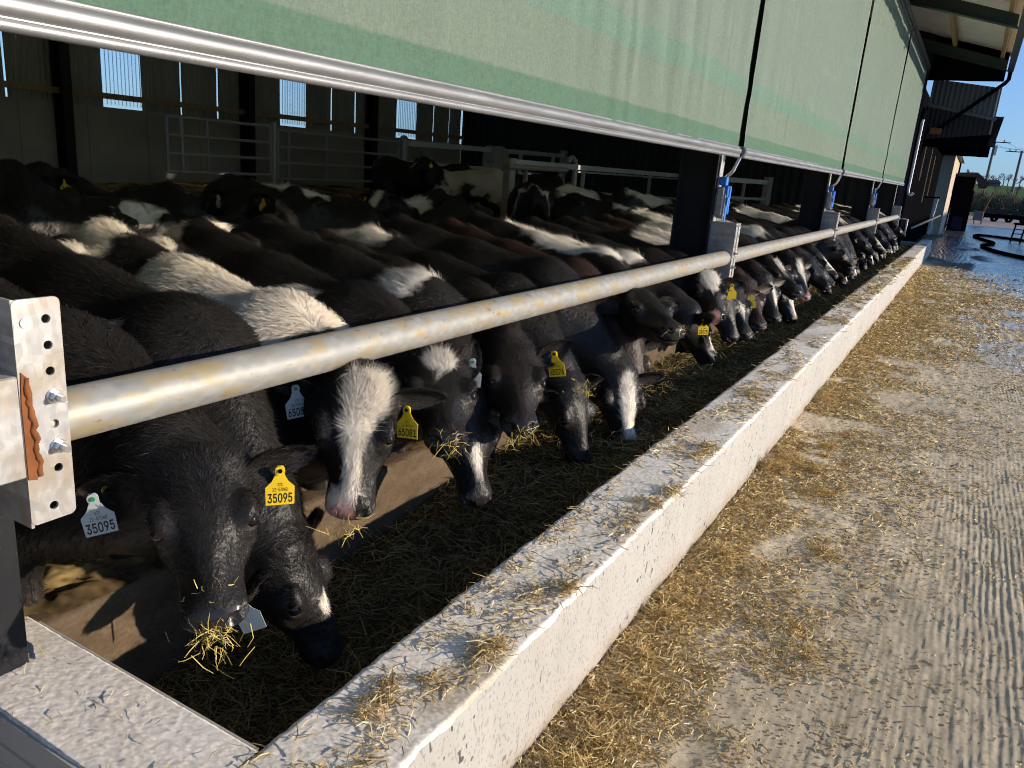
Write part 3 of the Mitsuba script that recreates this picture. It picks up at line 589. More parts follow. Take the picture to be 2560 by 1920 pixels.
def blob(P, spots, seed):
    """How far inside the white spots each point is, with an uneven edge. spots: (centre, radii)."""
    w = f3(P[:, 0] * 9, P[:, 1] * 9, P[:, 2] * 9 + seed, 2) - .5; m = np.full(len(P), -9.0)
    for c, r in spots: m = np.maximum(m, 1 - np.linalg.norm((P - np.asarray(c)) / np.asarray(r), axis=1))
    return m + .45 * w
def coat_of(P, spots, hpos, hspots, seed, tint=(1, 1, 1), brown=0.0):
    m = np.maximum(blob(P, spots, seed) if spots else -9, blob(hpos, hspots, seed + 3) * 1.0 if hspots else -9) * np.ones(len(P))
    t = np.clip(m * 14 + .5, 0, 1)[:, None]; g = .8 + .5 * f3(P[:, 0] * 3, P[:, 1] * 3, P[:, 2] * 3 + seed, 2)[:, None]
    b = BLK * (1 + np.array([1.6, .55, .25]) * brown); wc = WHT * np.array(tint) * (.86 + .25 * f3(P[:, 0] * 5, P[:, 1] * 5, P[:, 2] * 5, 2)[:, None])
    return b * g * (1 - t) + wc * t, t[:, 0]
PINK = np.array([.50, .26, .22])
BODYC = {}
def tag_mesh(o, d, up, f, s=1.0):
    """The outline plate of an ear tag in the plane of (right, up): hangs down from o, faces along f."""
    up = up / np.linalg.norm(up); f = f - up * f.dot(up); f /= np.linalg.norm(f); r = np.cross(up, f)
    pl = Polygon([(-.028, -.079), (.028, -.079), (.029, -.040), (.016, -.027), (.0085, -.012), (.0085, .004), (.005, .0085), (-.005, .0085), (-.0085, .004), (-.0085, -.012), (-.016, -.027), (-.029, -.040)]).buffer(.0015).buffer(0)
    m = ext(pl, 'z', 0, .0016); B = np.stack([r, up, f], 1) * s
    return m, B, o
PRINTS = {}
def print_mesh(lines):
    ms = []
    for t, h, y in lines:
        if (t, h) not in PRINTS:
            m = meshkit.text_mesh(t, h, .0005, bold=h > .01); m.apply_translation((-m.bounds.mean(0)[0], 0, 0)); PRINTS[(t, h)] = m
        m = PRINTS[(t, h)].copy(); m.vertices *= (.58, 1, 1); m.apply_translation((0, y, .0017)); ms.append(m)
    return cat_(ms)
def h_coat(p, n, uv): return .0010 * noise(p.x * 260, p.y * 260, p.z * 150) + .0016 * noise(p.x * 90, p.y * 90, p.z * 60)
M('m_coat', {'type': 'bumpmap', 'arbitrary': proc(h_coat, 1e-3), 'scale': 1.0, 'bsdf': two(prin(vc(), .46, .30))})
M('m_fur', two(prin(vc(), .52, .18)))
M('m_eye', two(prin((.006, .005, .005), .06, .6)))
M('m_wet', two(prin(vc(), .30, .45)))
M('m_tag_yellow', two(prin((.86, .58, .02), .4, .45)))
M('m_tag_white', two(prin((.40, .45, .44), .4, .45)))
M('m_print', two(prin((.03, .03, .02), .6, .2)))
M('m_green_button', two(prin((.02, .22, .09), .4, .4)))
def fur(key, rng, V, F, NV, colfn, n, length, width, prob, dirfn, segs=1, mat='m_fur', lift=.35, wild=.25):
    a = np.linalg.norm(np.cross(V[F[:, 1]] - V[F[:, 0]], V[F[:, 2]] - V[F[:, 0]]), axis=1) * prob; a = np.maximum(a, 0)
    if a.sum() <= 0: return
    fi = rng.choice(len(F), n, p=a / a.sum()); u, v = rng.random(n), rng.random(n); fl = u + v > 1; u[fl], v[fl] = 1 - u[fl], 1 - v[fl]; w = 1 - u - v
    P = V[F[fi, 0]] * w[:, None] + V[F[fi, 1]] * u[:, None] + V[F[fi, 2]] * v[:, None]
    N = NV[F[fi, 0]] * w[:, None] + NV[F[fi, 1]] * u[:, None] + NV[F[fi, 2]] * v[:, None]; N /= np.linalg.norm(N, axis=1, keepdims=True) + 1e-9
    D = dirfn(P); D = D - N * (D * N).sum(1, keepdims=True); D /= np.linalg.norm(D, axis=1, keepdims=True) + 1e-9
    cl = np.stack([n3(P[:, 0] * 30, P[:, 1] * 30, P[:, 2] * 30 + 7 * k) for k in range(3)], 1) - .5
    D = D + N * (lift * rng.uniform(.3, 1.5, n))[:, None] + rng.normal(0, wild, (n, 3)) + cl * 1.1 * wild; D /= np.linalg.norm(D, axis=1, keepdims=True)
    C, t = colfn(P); L = length * rng.uniform(.55, 1.25, n) * (1 + .75 * t); L = L[:, None]
    S = np.cross(D, N + rng.normal(0, .5, (n, 3))); S /= np.linalg.norm(S, axis=1, keepdims=True) + 1e-9; Wd = (width * rng.uniform(.6, 1.3, n))[:, None]
    P = P - N * .002
    sn = N * .65 + np.cross(S, D) * .35 * np.sign((np.cross(S, D) * N).sum(1, keepdims=True) + 1e-9); sn = sn + rng.normal(0, .18, (n, 3)); sn /= np.linalg.norm(sn, axis=1, keepdims=True)
    if segs == 1:
        VV = np.stack([P - S * Wd / 2, P + S * Wd / 2, P + D * L], 1); FF = np.arange(n * 3).reshape(-1, 3); k = 3
    else:
        m = P + D * L * .55; e = P + (D - N * .22 + np.array([0, 0, -.10])) * L
        VV = np.stack([P - S * Wd / 2, P + S * Wd / 2, m + S * Wd * .4, m - S * Wd * .4, e], 1)
        FF = (np.arange(n)[:, None, None] * 5 + np.array([[0, 1, 2], [0, 2, 3], [3, 2, 4]])).reshape(-1, 3); k = 5
    t1 = t[:, None]; C = C * (1 - t1) * (rng.uniform(.45, 1.0, (n, 1)) + rng.random((n, 1)) ** 3 * 1.1) + C * t1 * rng.uniform(.75, 1.08, (n, 1))
    add('hair', (VV.reshape(-1, 3), FF), mat, key, color=np.repeat(C, k, 0), normals=np.repeat(sn, k, 0))
def vnormals(V, F):
    n = np.cross(V[F[:, 1]] - V[F[:, 0]], V[F[:, 2]] - V[F[:, 0]]); o = np.zeros_like(V)
    for k in range(3): np.add.at(o, F[:, k], n)
    return o / (np.linalg.norm(o, axis=1, keepdims=True) + 1e-12)
def calf(label, W, yaw, P, Mz, up, q='near', spots=(), hspots=(), tags=(), ears=((-.25, .95, .05), (-.25, .95, .05)), op=0.0, scale=1.0, seed=1, brown=0.0, tint=(1, 1, 1), legs=True,
         pink=False, name='calf', group='calves feeding along the trough', hairn=None, cat='calf', cut=None, earlen=.19, hseg=1, via=None):
    """W: ground point under the withers; yaw: heading (0 = facing +x); P, Mz: poll and muzzle in the world; up: where the forehead faces."""
    rng = np.random.default_rng(seed * 17 + 3); key = thing(name, label, cat, group)
    W = np.asarray(W, float); c, s_ = math.cos(yaw), math.sin(yaw); RY = np.array([[c, -s_, 0], [s_, c, 0], [0, 0, 1]])
    P, Mz, up = (np.asarray(v, float) for v in (P, Mz, up)); hs = np.linalg.norm(Mz - P) / HL
    hs = float(np.clip(hs, .8, 1.15)); Rw = hframe(P, Mz, up)
    toL = lambda X: (X - W) @ RY / scale
    Pl = toL(P); Rl = RY.T @ Rw; hl = hs / scale
    npr = neck_prims(Pl, Rl, hl, None if via is None else toL(np.asarray(via, float))); bp = body_prims(legs, 0, rng.uniform(-1, 1)) + npr
    hb, hh = {'near': (.030, .0054), 'mid': (.034, .0095), 'far': (.042, .016)}[q]
    lo, hi = np.array([-1.36, -.42, -.05]), np.array([max(.5, Pl[0] + .25), max(.42, Pl[1] + .25), max(1.18, Pl[2] + .2)]); lo[1] = min(-.42, Pl[1] - .25); hi[1] = max(.42, hi[1])
    full = bp + [('c', q_[1], q_[2], q_[3] * .80, q_[4] * .80, .03) for q_ in xf([head_prims(op)[0]], Rl, Pl, hl)]
    Vb, Fb = meshed(full, lo, hi, hb)
    hpz = xf(head_prims(op), Rl, Pl, hl); hp2 = hpz[:-1 - 0]
    # the head with the upper neck blended on, at a finer grid, in head axes
    loc = head_prims(op); nl = [(qq[0], Rl.T @ (np.asarray(qq[1]) - Pl) / hl, Rl.T @ (np.asarray(qq[2]) - Pl) / hl, qq[3] / hl, qq[4] / hl, qq[5] / hl) for qq in npr]
    nl = [(a[0], a[1] * [1, 1 / HY, 1], a[2] * [1, 1 / HY, 1], a[3] * .95, a[4] * .95, .06) for a in nl]
    first = [loc[0]] + [x for x in loc[1:] if x[0] != '-'] + nl + [x for x in loc if x[0] == '-']
    Vh, Fh = meshed(first, (-.17, -.20, -.26), (.445, .20, .09), hh, 4, 1)
    Vh = (Vh * [1, HY, 1] * hl) @ Rl.T + Pl
    try:
        A = m3.Manifold(m3.Mesh(Vb.astype(np.float32), Fb.astype(np.uint32))); B = m3.Manifold(m3.Mesh(Vh.astype(np.float32), Fh.astype(np.uint32)))
        U = (A + B).simplify({'near': .0011, 'mid': .0025, 'far': .005}[q])
        if U.is_empty() or U.num_tri() < 500: raise ValueError
        mm = U.to_mesh(); V, F = np.array(mm.vert_properties[:, :3], float), np.array(mm.tri_verts, int)
    except Exception as e:
        print('union failed', key, e); V, F = np.vstack([Vb, Vh]), np.vstack([Fb, Fh + len(Vb)])
    hloc = ((V - Pl) @ Rl) / hl
    def cols(Vl):
        h = ((Vl - Pl) @ Rl) / hl; far = (h[:, 0] < -.03) | (np.abs(h).max(1) > .47); h = np.where(far[:, None], 9.0, h)
        C, t = coat_of(Vl, list(spots), h, list(hspots), seed, tint, brown)
        nose = np.clip((h[:, 0] - .343 - .02 * np.abs(h[:, 2] + .05)) * 40, 0, 1) * (np.abs(h[:, 0]) < 2)
        pk = PINK * (.8 + .4 * f3(h[:, 0] * 30, h[:, 1] * 30, h[:, 2] * 30, 2)[:, None]); nb = np.array([.02, .018, .018]) if not pink else pk
        if pink: nose = nose * np.clip((h[:, 1] * -1 + .012) * 60 + .5, 0, 1)
        C = C * (1 - nose[:, None]) + nb * nose[:, None]
        eyeb = np.clip(1.25 - np.linalg.norm((h - np.array([.162, 0, -.034]) - np.sign(h[:, 1:2]) * np.array([0, .086 * HY, 0])) / np.array([.038, .035, .028]), axis=1), 0, 1)[:, None] * .75; C = C * (1 - eyeb) + np.array([.060, .046, .040]) * eyeb
        foot = np.clip((.06 - Vl[:, 2]) * 40, 0, 1)[:, None]; C = C * (1 - foot) + np.array([.05, .04, .03]) * foot
        dirt = np.clip((.55 - Vl[:, 2]) * 3, 0, 1)[:, None] * f3(Vl[:, 0] * 9, Vl[:, 1] * 9, Vl[:, 2] * 9, 2)[:, None] * (h[:, :1] > 5); C = C * (1 - .6 * dirt) + np.array([.07, .05, .03]) * .6 * dirt
        return C, t
    C, _ = cols(V)
    toW = lambda X: (X * scale) @ RY.T + W
    VW = toW(V); NV = vnormals(V, F)
    add('body', (VW, F), 'm_coat', key, smooth=True, color=C)
    if q == 'near':     # the bare wet skin of the nose
        hh_ = ((V - Pl) @ Rl) / hl; fm = ((hh_[F][:, :, 0] > .352) & (np.abs(hh_[F][:, :, 1]) < .062) & (hh_[F][:, :, 2] > -.098) & (hh_[F][:, :, 0] < .46)).all(1)
        if fm.sum() > 20:
            vi = np.unique(F[fm]); mp = np.zeros(len(V), int); mp[vi] = np.arange(len(vi)); add('nose', trimesh.Trimesh((VW + (NV @ RY.T) * .0007)[vi], mp[F[fm]], process=False), 'm_wet', key, smooth=True, color=C[vi])
    # eyes
    for s2 in (-1, 1):
        e = trimesh.creation.icosphere(2 if q == 'near' else 1, .0205 * hl); e.vertices *= 1.0
        o = Rl @ (np.array([.160, s2 * .0815 * HY, -.031]) * hl) + Pl
        add('eye', trimesh.Trimesh(toW(e.vertices + o), e.faces, process=False), 'm_eye', key, smooth=True)
    # ears and tags
    for i, s2 in enumerate((1, -1)):
        em, inner, hole, ax = ear_mesh(Rl, Pl, hl, s2, ears[i], length=earlen, cup=.55)
        cc = np.where(inner[:, None], BLK * 1.6 + np.array([.02, .011, .009]), BLK * 1.2) * np.ones((len(inner), 3))
        ek = add('ear', trimesh.Trimesh(toW(em.vertices), em.faces, process=False), 'm_coat', key, smooth=True, color=cc)
        if q == 'near':
            ev = toW(em.vertices); en = vnormals(ev, em.faces)
            fur(ek, rng, ev, em.faces, en, lambda X: (np.tile(BLK * 1.5, (len(X), 1)), np.zeros(len(X))), 3600, .020, .0017, np.ones(len(em.faces)), lambda X, a=RY @ ax[0]: np.tile(a, (len(X), 1)), 1, lift=.25)
        for tg in tags:
            if tg[0] != i: continue
            _, colr, digits, face, roll = tg[:5]
            f = np.asarray(face, float); f /= np.linalg.norm(f); upv = np.array([0, 0, 1.0]) + roll * np.cross(f, [0, 0, 1.0])
            o = toW(hole) + f * .010; o = o + (np.asarray(tg[5]) if len(tg) > 5 else 0)
            pm, B, o = tag_mesh(o, None, upv, f)
            B = B * 1.12; tk = add('ear_tag', trimesh.Trimesh(pm.vertices @ B.T + o, pm.faces, process=False), 'm_tag_' + colr, key, label=f'{colr} ear tag' + (f' numbered {digits}' if digits else ''))
            bt = trimesh.creation.cylinder(.0105, .005, sections=16); add('button', trimesh.Trimesh((bt.vertices + [0, 0, .004]) @ B.T + o, bt.faces, process=False), 'm_tag_' + colr, tk, smooth=30)
            if q == 'near':
                b2 = trimesh.creation.cylinder(.0045, .006, sections=12); add('stud', trimesh.Trimesh((b2.vertices + [0, 0, .0065]) @ B.T + o, b2.faces, process=False), 'm_green_button' if colr == 'white' else 'm_black', tk, smooth=30)
            if digits:
                pr = print_mesh([(digits, .0205, -.0745)] + ([('22-57040', .0078, -.0485), ('372', .0068, -.0365)] if q == 'near' else []))
                add('print', trimesh.Trimesh(pr.vertices @ B.T + o, pr.faces, process=False), 'm_print', tk)
    # nostril linings stay carved; hair
    n = int((hairn if hairn is not None else {'near': 52000, 'mid': 14000, 'far': 0}[q]) * (.78 if q == 'near' else .85))
    if n:
        cen = V[F].mean(1); h = ((cen - Pl) @ Rl) / hl; ishead = (h[:, 0] > -.02) & (np.abs(h[:, 1]) < .22) & (np.abs(h[:, 2] + .08) < .22) & (h[:, 0] < .5)
        fn = np.cross(V[F[:, 1]] - V[F[:, 0]], V[F[:, 2]] - V[F[:, 0]]); fn /= np.linalg.norm(fn, axis=1, keepdims=True) + 1e-12
        pb = np.where(ishead, 0, np.clip((cen[:, 2] - .50) * 4, .0, 1) * np.clip(fn[:, 2] * 1.2 + .5, .12, 1)); pb = np.where((cen[:, 0] > .05) & ~ishead, np.maximum(pb, .7), pb)
        colW = lambda X: cols(toL(X))
        def bdir(X):
            l = toL(X); d = np.stack([-1 + 0 * l[:, 0], 1.2 * l[:, 1], -.35 + 0 * l[:, 0]], 1); d = np.where(l[:, :1] > .1, np.array([-.55, 0, -.75]), d)
            d[:, 1] += .8 * (n3(l[:, 0] * 2.5, l[:, 1] * 2.5, l[:, 2] * 2.5 + seed) - .5); d[:, 2] += .8 * (n3(l[:, 0] * 2.5, l[:, 1] * 2.5 + 9, l[:, 2] * 2.5 + seed) - .5); return d @ RY.T
        NW = NV @ RY.T; near = q == 'near'
        fur(key, rng, VW, F, NW, colW, n, .030 if near else .038, (.0016 if hseg == 2 else .0021) if near else (.0045 if q == 'mid' else .009), pb, bdir, hseg, lift=.32, wild=.17)
        ph = np.where(ishead, np.clip(1.0 - (h[:, 0] - .31) * 14, 0, 1) * (1 + 1.2 * (h[:, 2] > -.07)), 0)
        def hdir(X):
            l = ((toL(X) - Pl) @ Rl) / hl; d = np.stack([(l[:, 0] - .145) * 7, l[:, 1] * 9, -.3 * (l[:, 2] < -.09)], 1); return d @ (RY @ Rl).T
        ey = np.minimum(np.linalg.norm(h - [.161, .086 * HY, -.030], axis=1), np.linalg.norm(h - [.161, -.086 * HY, -.030], axis=1)); ph = ph * (ey > .027)
        fur(key, rng, VW, F, NW, colW, int(n * .62), .0155 * hs, .0013 if near else .0035, ph, hdir, 1, lift=.13, wild=.16)
        pp = np.where(ishead & (ey > .03) & (h[:, 2] > -.085), np.clip((.17 - h[:, 0]) / .14, 0, 1) ** 1.5, 0)
        fur(key, rng, VW, F, NW, colW, int(n * .05), .028 * hs, .0016 if near else .004, pp, hdir, 1, lift=.32, wild=.28)
    return key
# ---------------------------------------------------------------- the calves at the trough
G_FEED = 'calves feeding along the trough'
def at_row(label, W, P, Mz, q, seed, roll=0.0, **k):
    P, Mz = np.array(P, float), np.array(Mz, float); d = Mz - P; L = np.linalg.norm(d)
    if not .34 < L < .43: Mz = P + d * .39 / L; d = Mz - P
    h = np.array([d[0], d[1], 0]); h = h / np.linalg.norm(h) if np.linalg.norm(h) > .12 else np.array([1.0, -.15, 0])
    up = h * .7 + np.array([0, roll, .7])
    yaw = k.pop('yaw', 0.0); g = np.random.default_rng(seed + 900); yaw += g.normal(0, .05); k.setdefault('scale', 1 + g.uniform(-.04, .05))
    return calf(label, (W[0], W[1], k.pop('wz', .04)), yaw, P, Mz, up, q, seed=seed, via=(XR, W[1], .932), **k)
ED = (-.22, .95, .06)
CAMF = (.75, -.62, .12)
kA = at_row('nearest black calf, head up chewing hay, tag 35095 in each ear', (-1.93, 1.10), (-1.40, 1.111, .850), (-1.17, .952, .592), 'near', 1, hseg=2, hairn=76000, op=.012,
       tags=[(0, 'yellow', '35095', CAMF, 0.0, (0.0, -.01, -.012)), (1, 'white', '35095', (.80, -.6, .05), .16, (-.01, -.05, .0)), (1, 'yellow', '', (.80, -.6, .05), .10, (-.035, .0, -.004))], ears=((-.25, .95, .12), (-.22, .97, -.04)), yaw=-.02, roll=-.14)
at_row('black calf with head deep in the trough right beside the nearest calf', (-1.92, 1.47), (-1.40, 1.418, .513), (-1.25, 1.466, .186), 'near', 2, hairn=76000,
       spots=[((-.06, -.21, .88), (.05, .09, .15))], hspots=[((.20, .0, -.01), (.035, .018, .04))], tags=[(1, 'white', '', (.3, -.9, .3), .5)], ears=(ED, (.15, .9, -.25)), yaw=-.05)
kC = at_row('calf with a broad white blaze and pink nose, head up behind the rail, tagged 65081', (-1.86, 1.80), (-1.41, 1.66, .915), (-1.30, 1.502, .585), 'near', 3, hseg=2, hairn=90000, pink=True, op=.004,
       spots=[((-1.08, 0, 1.06), (.30, .5, .34)), ((-.17, -.02, 1.0), (.36, .40, .42)), ((-.02, -.15, .9), (.2, .2, .2))], tint=(1.0, .98, .94),
       hspots=[((.050, .030, .0), (.105, .062, .08)), ((.15, .0, -.01), (.10, .034, .06)), ((.25, .0, -.02), (.13, .026, .06)), ((.345, -.02, -.05), (.045, .045, .05))],
       tags=[(1, 'white', '65081', (.85, -.5, .05), .12), (0, 'yellow', '65081', (.25, -.95, .0), .05, (-.02, -.02, -.03))], ears=((-.2, .92, -.25), (-.25, .95, .15)), yaw=-.06)
kD = at_row('black calf with a white forehead patch and hay on its raised muzzle', (-1.88, 2.20), (-1.43, 2.095, .895), (-1.20, 1.828, .767), 'near', 4, hairn=70000,
       spots=[((-.16, -.16, .97), (.09, .10, .06)), ((-1.1, 0, 1.08), (.16, .2, .08))], hspots=[((.03, .0, -.005), (.060, .052, .06))], tags=[(0, 'white', '', (.5, -.85, .1), .0)], ears=((-.9, .32, .42), ED), yaw=-.05)
at_row('black calf with head lowered below the white fronted one, white diamond on its face', (-1.88, 2.56), (-1.44, 2.308, .692), (-1.29, 2.22, .37), 'near', 5, hairn=50000,
       spots=[((-.01, -.06, 1.0), (.10, .19, .24))], hspots=[((.215, .0, -.02), (.065, .026, .05))], yaw=-.06)
kF = at_row('black calf with yellow tag 15093, head raised and ears out, hay round its mouth', (-1.86, 2.92), (-1.40, 2.55, .865), (-1.20, 2.29, .682), 'near', 6, hairn=50000,
       tags=[(1, 'yellow', '15093', (.70, -.72, .1), -.1, (.02, -.05, -.01)), (0, 'yellow', '65076', (.1, -.98, .1), .25)], ears=((-.45, .75, .45), (.15, .97, .10)), yaw=-.12, brown=.15)
at_row('black calf with hay scattered over the top of its lowered head', (-1.86, 3.28), (-1.40, 3.161, .589), (-1.27, 3.122, .25), 'near', 7, hairn=50000, spots=[((-1.0, 0, 1.08), (.25, .12, .10))], yaw=-.06)
at_row('black calf with a half white face, head down, yellow tag 25097', (-1.86, 3.66), (-1.36, 3.62, .574), (-1.22, 3.48, .25), 'near', 8, hairn=44000, hspots=[((.20, .02, -.02), (.20, .050, .08))],
       tags=[(1, 'yellow', '25097', (.65, -.75, .1), -.05, (.03, -.07, .0))], ears=(ED, (-.1, .95, .2)), yaw=-.05)
at_row('brownish calf with lowered head between the raised head and the half white face', (-1.88, 4.03), (-1.40, 3.80, .702), (-1.26, 3.70, .38), 'near', 9, hairn=36000, brown=.9,
       tags=[(1, 'white', '', (.5, -.86, .1), .1)], ears=(ED, (-.3, .9, .3)), yaw=-.1)
kJ = at_row('black calf with its nose lifted high just under the rail', (-1.88, 4.40), (-1.42, 3.90, .935), (-1.11, 3.66, .86), 'near', 10, hairn=36000,
       spots=[((-.15, 0, 1.05), (.40, .12, .12))], yaw=-.12)
at_row('black calf with a white lower blaze and yellow tag 25075', (-1.88, 4.82), (-1.40, 4.862, .759), (-1.24, 5.03, .43), 'near', 11, hairn=20000, hspots=[((.29, .0, -.02), (.12, .042, .06))],
       spots=[((-.10, -.05, 1.02), (.22, .20, .22)), ((-.6, 0, 1.09), (.4, .09, .08))], tags=[(1, 'yellow', '25075', (.6, -.8, .1), .05)], ears=(ED, (-.15, .95, .2)))
at_row('calf with a white forehead and pink nose directly under the first far bracket', (-1.88, 5.26), (-1.42, 5.16, .93), (-1.24, 4.90, .73), 'near', 12, hairn=18000, pink=True, hspots=[((.05, 0, 0), (.11, .065, .08))], tags=[(0, 'yellow', '', (.5, -.86, .1), .1)], yaw=-.05)
at_row('black calf right of the pink nosed one, tiny white dot on its forehead', (-1.88, 5.70), (-1.40, 5.56, .806), (-1.22, 5.48, .474), 'mid', 13, hspots=[((.08, 0, 0), (.022, .022, .04))])
at_row('curly dark calf with a small white star, past the first far bracket', (-1.88, 6.12), (-1.40, 5.80, .78), (-1.18, 5.60, .50), 'mid', 14, hspots=[((.17, 0, -.01), (.045, .03, .05))], tags=[(0, 'yellow', '', (.4, -.9, .1), .2)], spots=[((-.2, -.1, 1.0), (.25, .25, .2))])
at_row('brown faced calf with head half lowered beside the starred calf', (-1.88, 6.54), (-1.39, 6.143, .80), (-1.16, 5.92, .53), 'mid', 15, brown=.8, tags=[(1, 'yellow', '', (.5, -.86, .1), .2)], spots=[((-.25, 0, 1.02), (.35, .25, .16))])
at_row('black calf with a white cheek stripe, past the brown faced one', (-1.88, 7.0), (-1.40, 6.80, .787), (-1.18, 6.62, .48), 'mid', 16, hspots=[((.16, .03, -.02), (.12, .025, .05))], spots=[((-.35, -.1, 1.0), (.3, .3, .2))])
at_row('black calf with a yellow tag and white forehead streak, nose pushed forwards', (-1.88, 7.45), (-1.41, 7.25, .86), (-1.08, 7.05, .66), 'mid', 17, hspots=[((.03, 0, 0), (.08, .03, .05))], tags=[(1, 'yellow', '', (.6, -.8, .1), .0)], spots=[((-.6, 0, 1.05), (.45, .2, .12))])
at_row('calf with a white nose ridge, head down before the second far bracket', (-1.88, 7.9), (-1.40, 7.75, .66), (-1.20, 7.66, .32), 'mid', 18, hspots=[((.22, 0, 0), (.18, .03, .05))])
at_row('white cheeked calf with a pale muzzle, head half lowered', (-1.88, 8.35), (-1.40, 8.2, .82), (-1.18, 8.05, .50), 'mid', 19, hspots=[((.10, 0, 0), (.10, .03, .05)), ((.3, -.04, -.08), (.1, .05, .06))], pink=True, spots=[((-.2, -.05, 1.0), (.3, .3, .2))])
rng = np.random.default_rng(77); y = 8.82; i = 0
ORD = ['first', 'second', 'third', 'fourth', 'fifth', 'sixth', 'seventh', 'eighth', 'ninth', 'tenth', 'eleventh', 'twelfth', 'thirteenth', 'fourteenth', 'fifteenth', 'sixteenth', 'seventeenth', 'eighteenth', 'nineteenth', 'twentieth', 'twenty-first', 'twenty-second', 'twenty-third', 'twenty-fourth', 'twenty-fifth', 'twenty-sixth', 'twenty-seventh', 'twenty-eighth']
while y < 20.6:
    if min(abs(y - p) for p in YP) > .0:
        down = rng.random() < .72; hy = y - .12 + rng.normal(0, .06)
        P = (-1.40 + rng.normal(0, .02), hy, rng.uniform(.55, .68) if down else rng.uniform(.76, .88)); a = rng.uniform(-.14, .10)
        Mz = (P[0] + .17, P[1] + a, P[2] - .33) if down else (P[0] + .28, P[1] + a * 1.4, P[2] - .22)
        sp, hs_ = [], []
        if rng.random() < .6: sp = [((rng.uniform(-1.0, -.1), rng.uniform(-.15, .1), 1.0), (rng.uniform(.2, .45), .28, .22)) for _ in range(rng.integers(1, 3))]
        if rng.random() < .6: hs_ = [((rng.uniform(.05, .28), rng.uniform(-.01, .02), -.01), (rng.uniform(.05, .16), rng.uniform(.02, .045), .06))]
        look = ('white faced ' if hs_ else 'dark faced ') + ('calf with white on its back' if sp else 'black backed calf')
        at_row(f'{look}, {ORD[i]} along the far feeding row', (-1.86, y), P, Mz, 'far', 100 + i, hairn=3000 if y < 14 else 900, spots=sp, hspots=hs_,
               tags=[(1, 'yellow', '', (.6, -.8, .1), .0)] if rng.random() < .35 else (), yaw=rng.normal(0, .05)); i += 1
    y += rng.uniform(.42, .50)

# ---------------------------------------------------------------- the herd on the straw behind
G_HERD = 'cattle standing on the straw behind the feeding row'
def herd(label, x, y, yaw_deg, seed, head='level', scale=1.0, spots=(), hspots=(), tags=(), q='far', hairn=5000, turn=0.0, **k):
    yaw = math.radians(yaw_deg); z = float(bed_z(np.array(x), np.array(y))) - .01; c, s = math.cos(yaw), math.sin(yaw)
    pl = {'level': (.52, .0, 1.10), 'low': (.60, 0, .80), 'down': (.62, 0, .50), 'high': (.42, 0, 1.22)}[head]
    dl = {'level': (.30, 0, -.24), 'low': (.26, 0, -.28), 'down': (.16, 0, -.36), 'high': (.33, 0, -.18)}[head]
    ct, st = math.cos(turn), math.sin(turn); dl = (dl[0] * ct, dl[0] * st, dl[2]); pl = (pl[0], pl[1] + .12 * st, pl[2])
    w = lambda p: np.array([x + (p[0] * c - p[1] * s) * scale, y + (p[0] * s + p[1] * c) * scale, z + p[2] * scale])
    P = w(pl); Mz = w(np.add(pl, dl)); d = Mz - P; h = np.array([d[0], d[1], 0]); h /= np.linalg.norm(h)
    return calf(label, (x, y, z), yaw, P, Mz, h * .6 + np.array([0, 0, .8]), q, seed=seed, scale=scale, spots=spots, hspots=hspots, tags=tags, name='calf' if scale < 1.12 else 'cow', group=G_HERD if scale < 1.12 else None, cat='calf' if scale < 1.12 else 'cow', hairn=hairn, **k)
herd('white calf with black patches standing side on in the middle of the shed', -8.5, 12.3, -135, 200, 'high', 1.0, q='mid', hairn=9000, turn=.6, tint=(.9, .88, .84),
     spots=[((-.15, -.05, .95), (.20, .5, .42)), ((-.55, 0, 1.0), (.32, .5, .22)), ((-.95, 0, .85), (.28, .5, .38)), ((.05, 0, .5), (.2, .4, .4)), ((-.62, 0, .72), (.22, .5, .12))], hspots=[((.30, -.03, -.08), (.14, .06, .09)), ((.0, 0, -.03), (.05, .06, .06))], tags=[(0, 'yellow', '', (.9, -.4, 0), 0)])
FC = (.75, -.6, .1)
herd('black calf at the far left edge of the herd seen from behind', -5.0, 2.3, 110, 201, 'level', 1.11)
herd('black calf with a yellow tag looking out of the left group', -4.9, 2.75, 150, 202, 'level', 1.09, tags=[(1, 'yellow', '', FC, 0), (0, 'yellow', '', FC, 0)], turn=-.8)
herd('black calf turned to the left with a yellow ear tag showing', -5.3, 3.45, 170, 203, 'level', 1.05, tags=[(1, 'yellow', '', FC, 0), (0, 'yellow', '', FC, 0)], turn=.6)
herd('black calf behind the left group with a grey tail patch', -4.2, 3.15, 100, 204, 'low', 1.06, spots=[((-1.18, -.1, .9), (.06, .06, .12))])
herd('black calf seen from behind with a white stripe on its hip', -4.3, 3.75, 105, 205, 'low', spots=[((-.95, .05, 1.06), (.2, .22, .08))])
herd('black calf facing the camera between the white hipped one and the straw', -5.4, 5.0, -60, 206, 'level', 1.0, tags=[(0, 'yellow', '', FC, 0), (1, 'white', '', FC, .3)], spots=[((-.5, 0, 1.05), (.4, .1, .1))])
herd('black calf with a crooked white saddle and dirty flank, low behind the row', -3.95, 4.0, 95, 207, 'down', .92, spots=[((-.85, -.05, .98), (.10, .30, .2)), ((-1.1, -.05, .9), (.10, .25, .06))])
herd('black calf seen from behind with white tail switch, left one of a pair', -5.6, 5.75, 95, 208, 'low', 1.02, spots=[((-.3, 0, 1.05), (.3, .08, .08)), ((-1.24, 0, .40), (.08, .08, .16))])
herd('black calf seen from behind with a white loin patch, right one of a pair', -4.9, 5.7, 100, 209, 'low', 1.02, spots=[((-.75, 0, 1.08), (.24, .16, .08)), ((-1.24, 0, .40), (.08, .08, .16))])
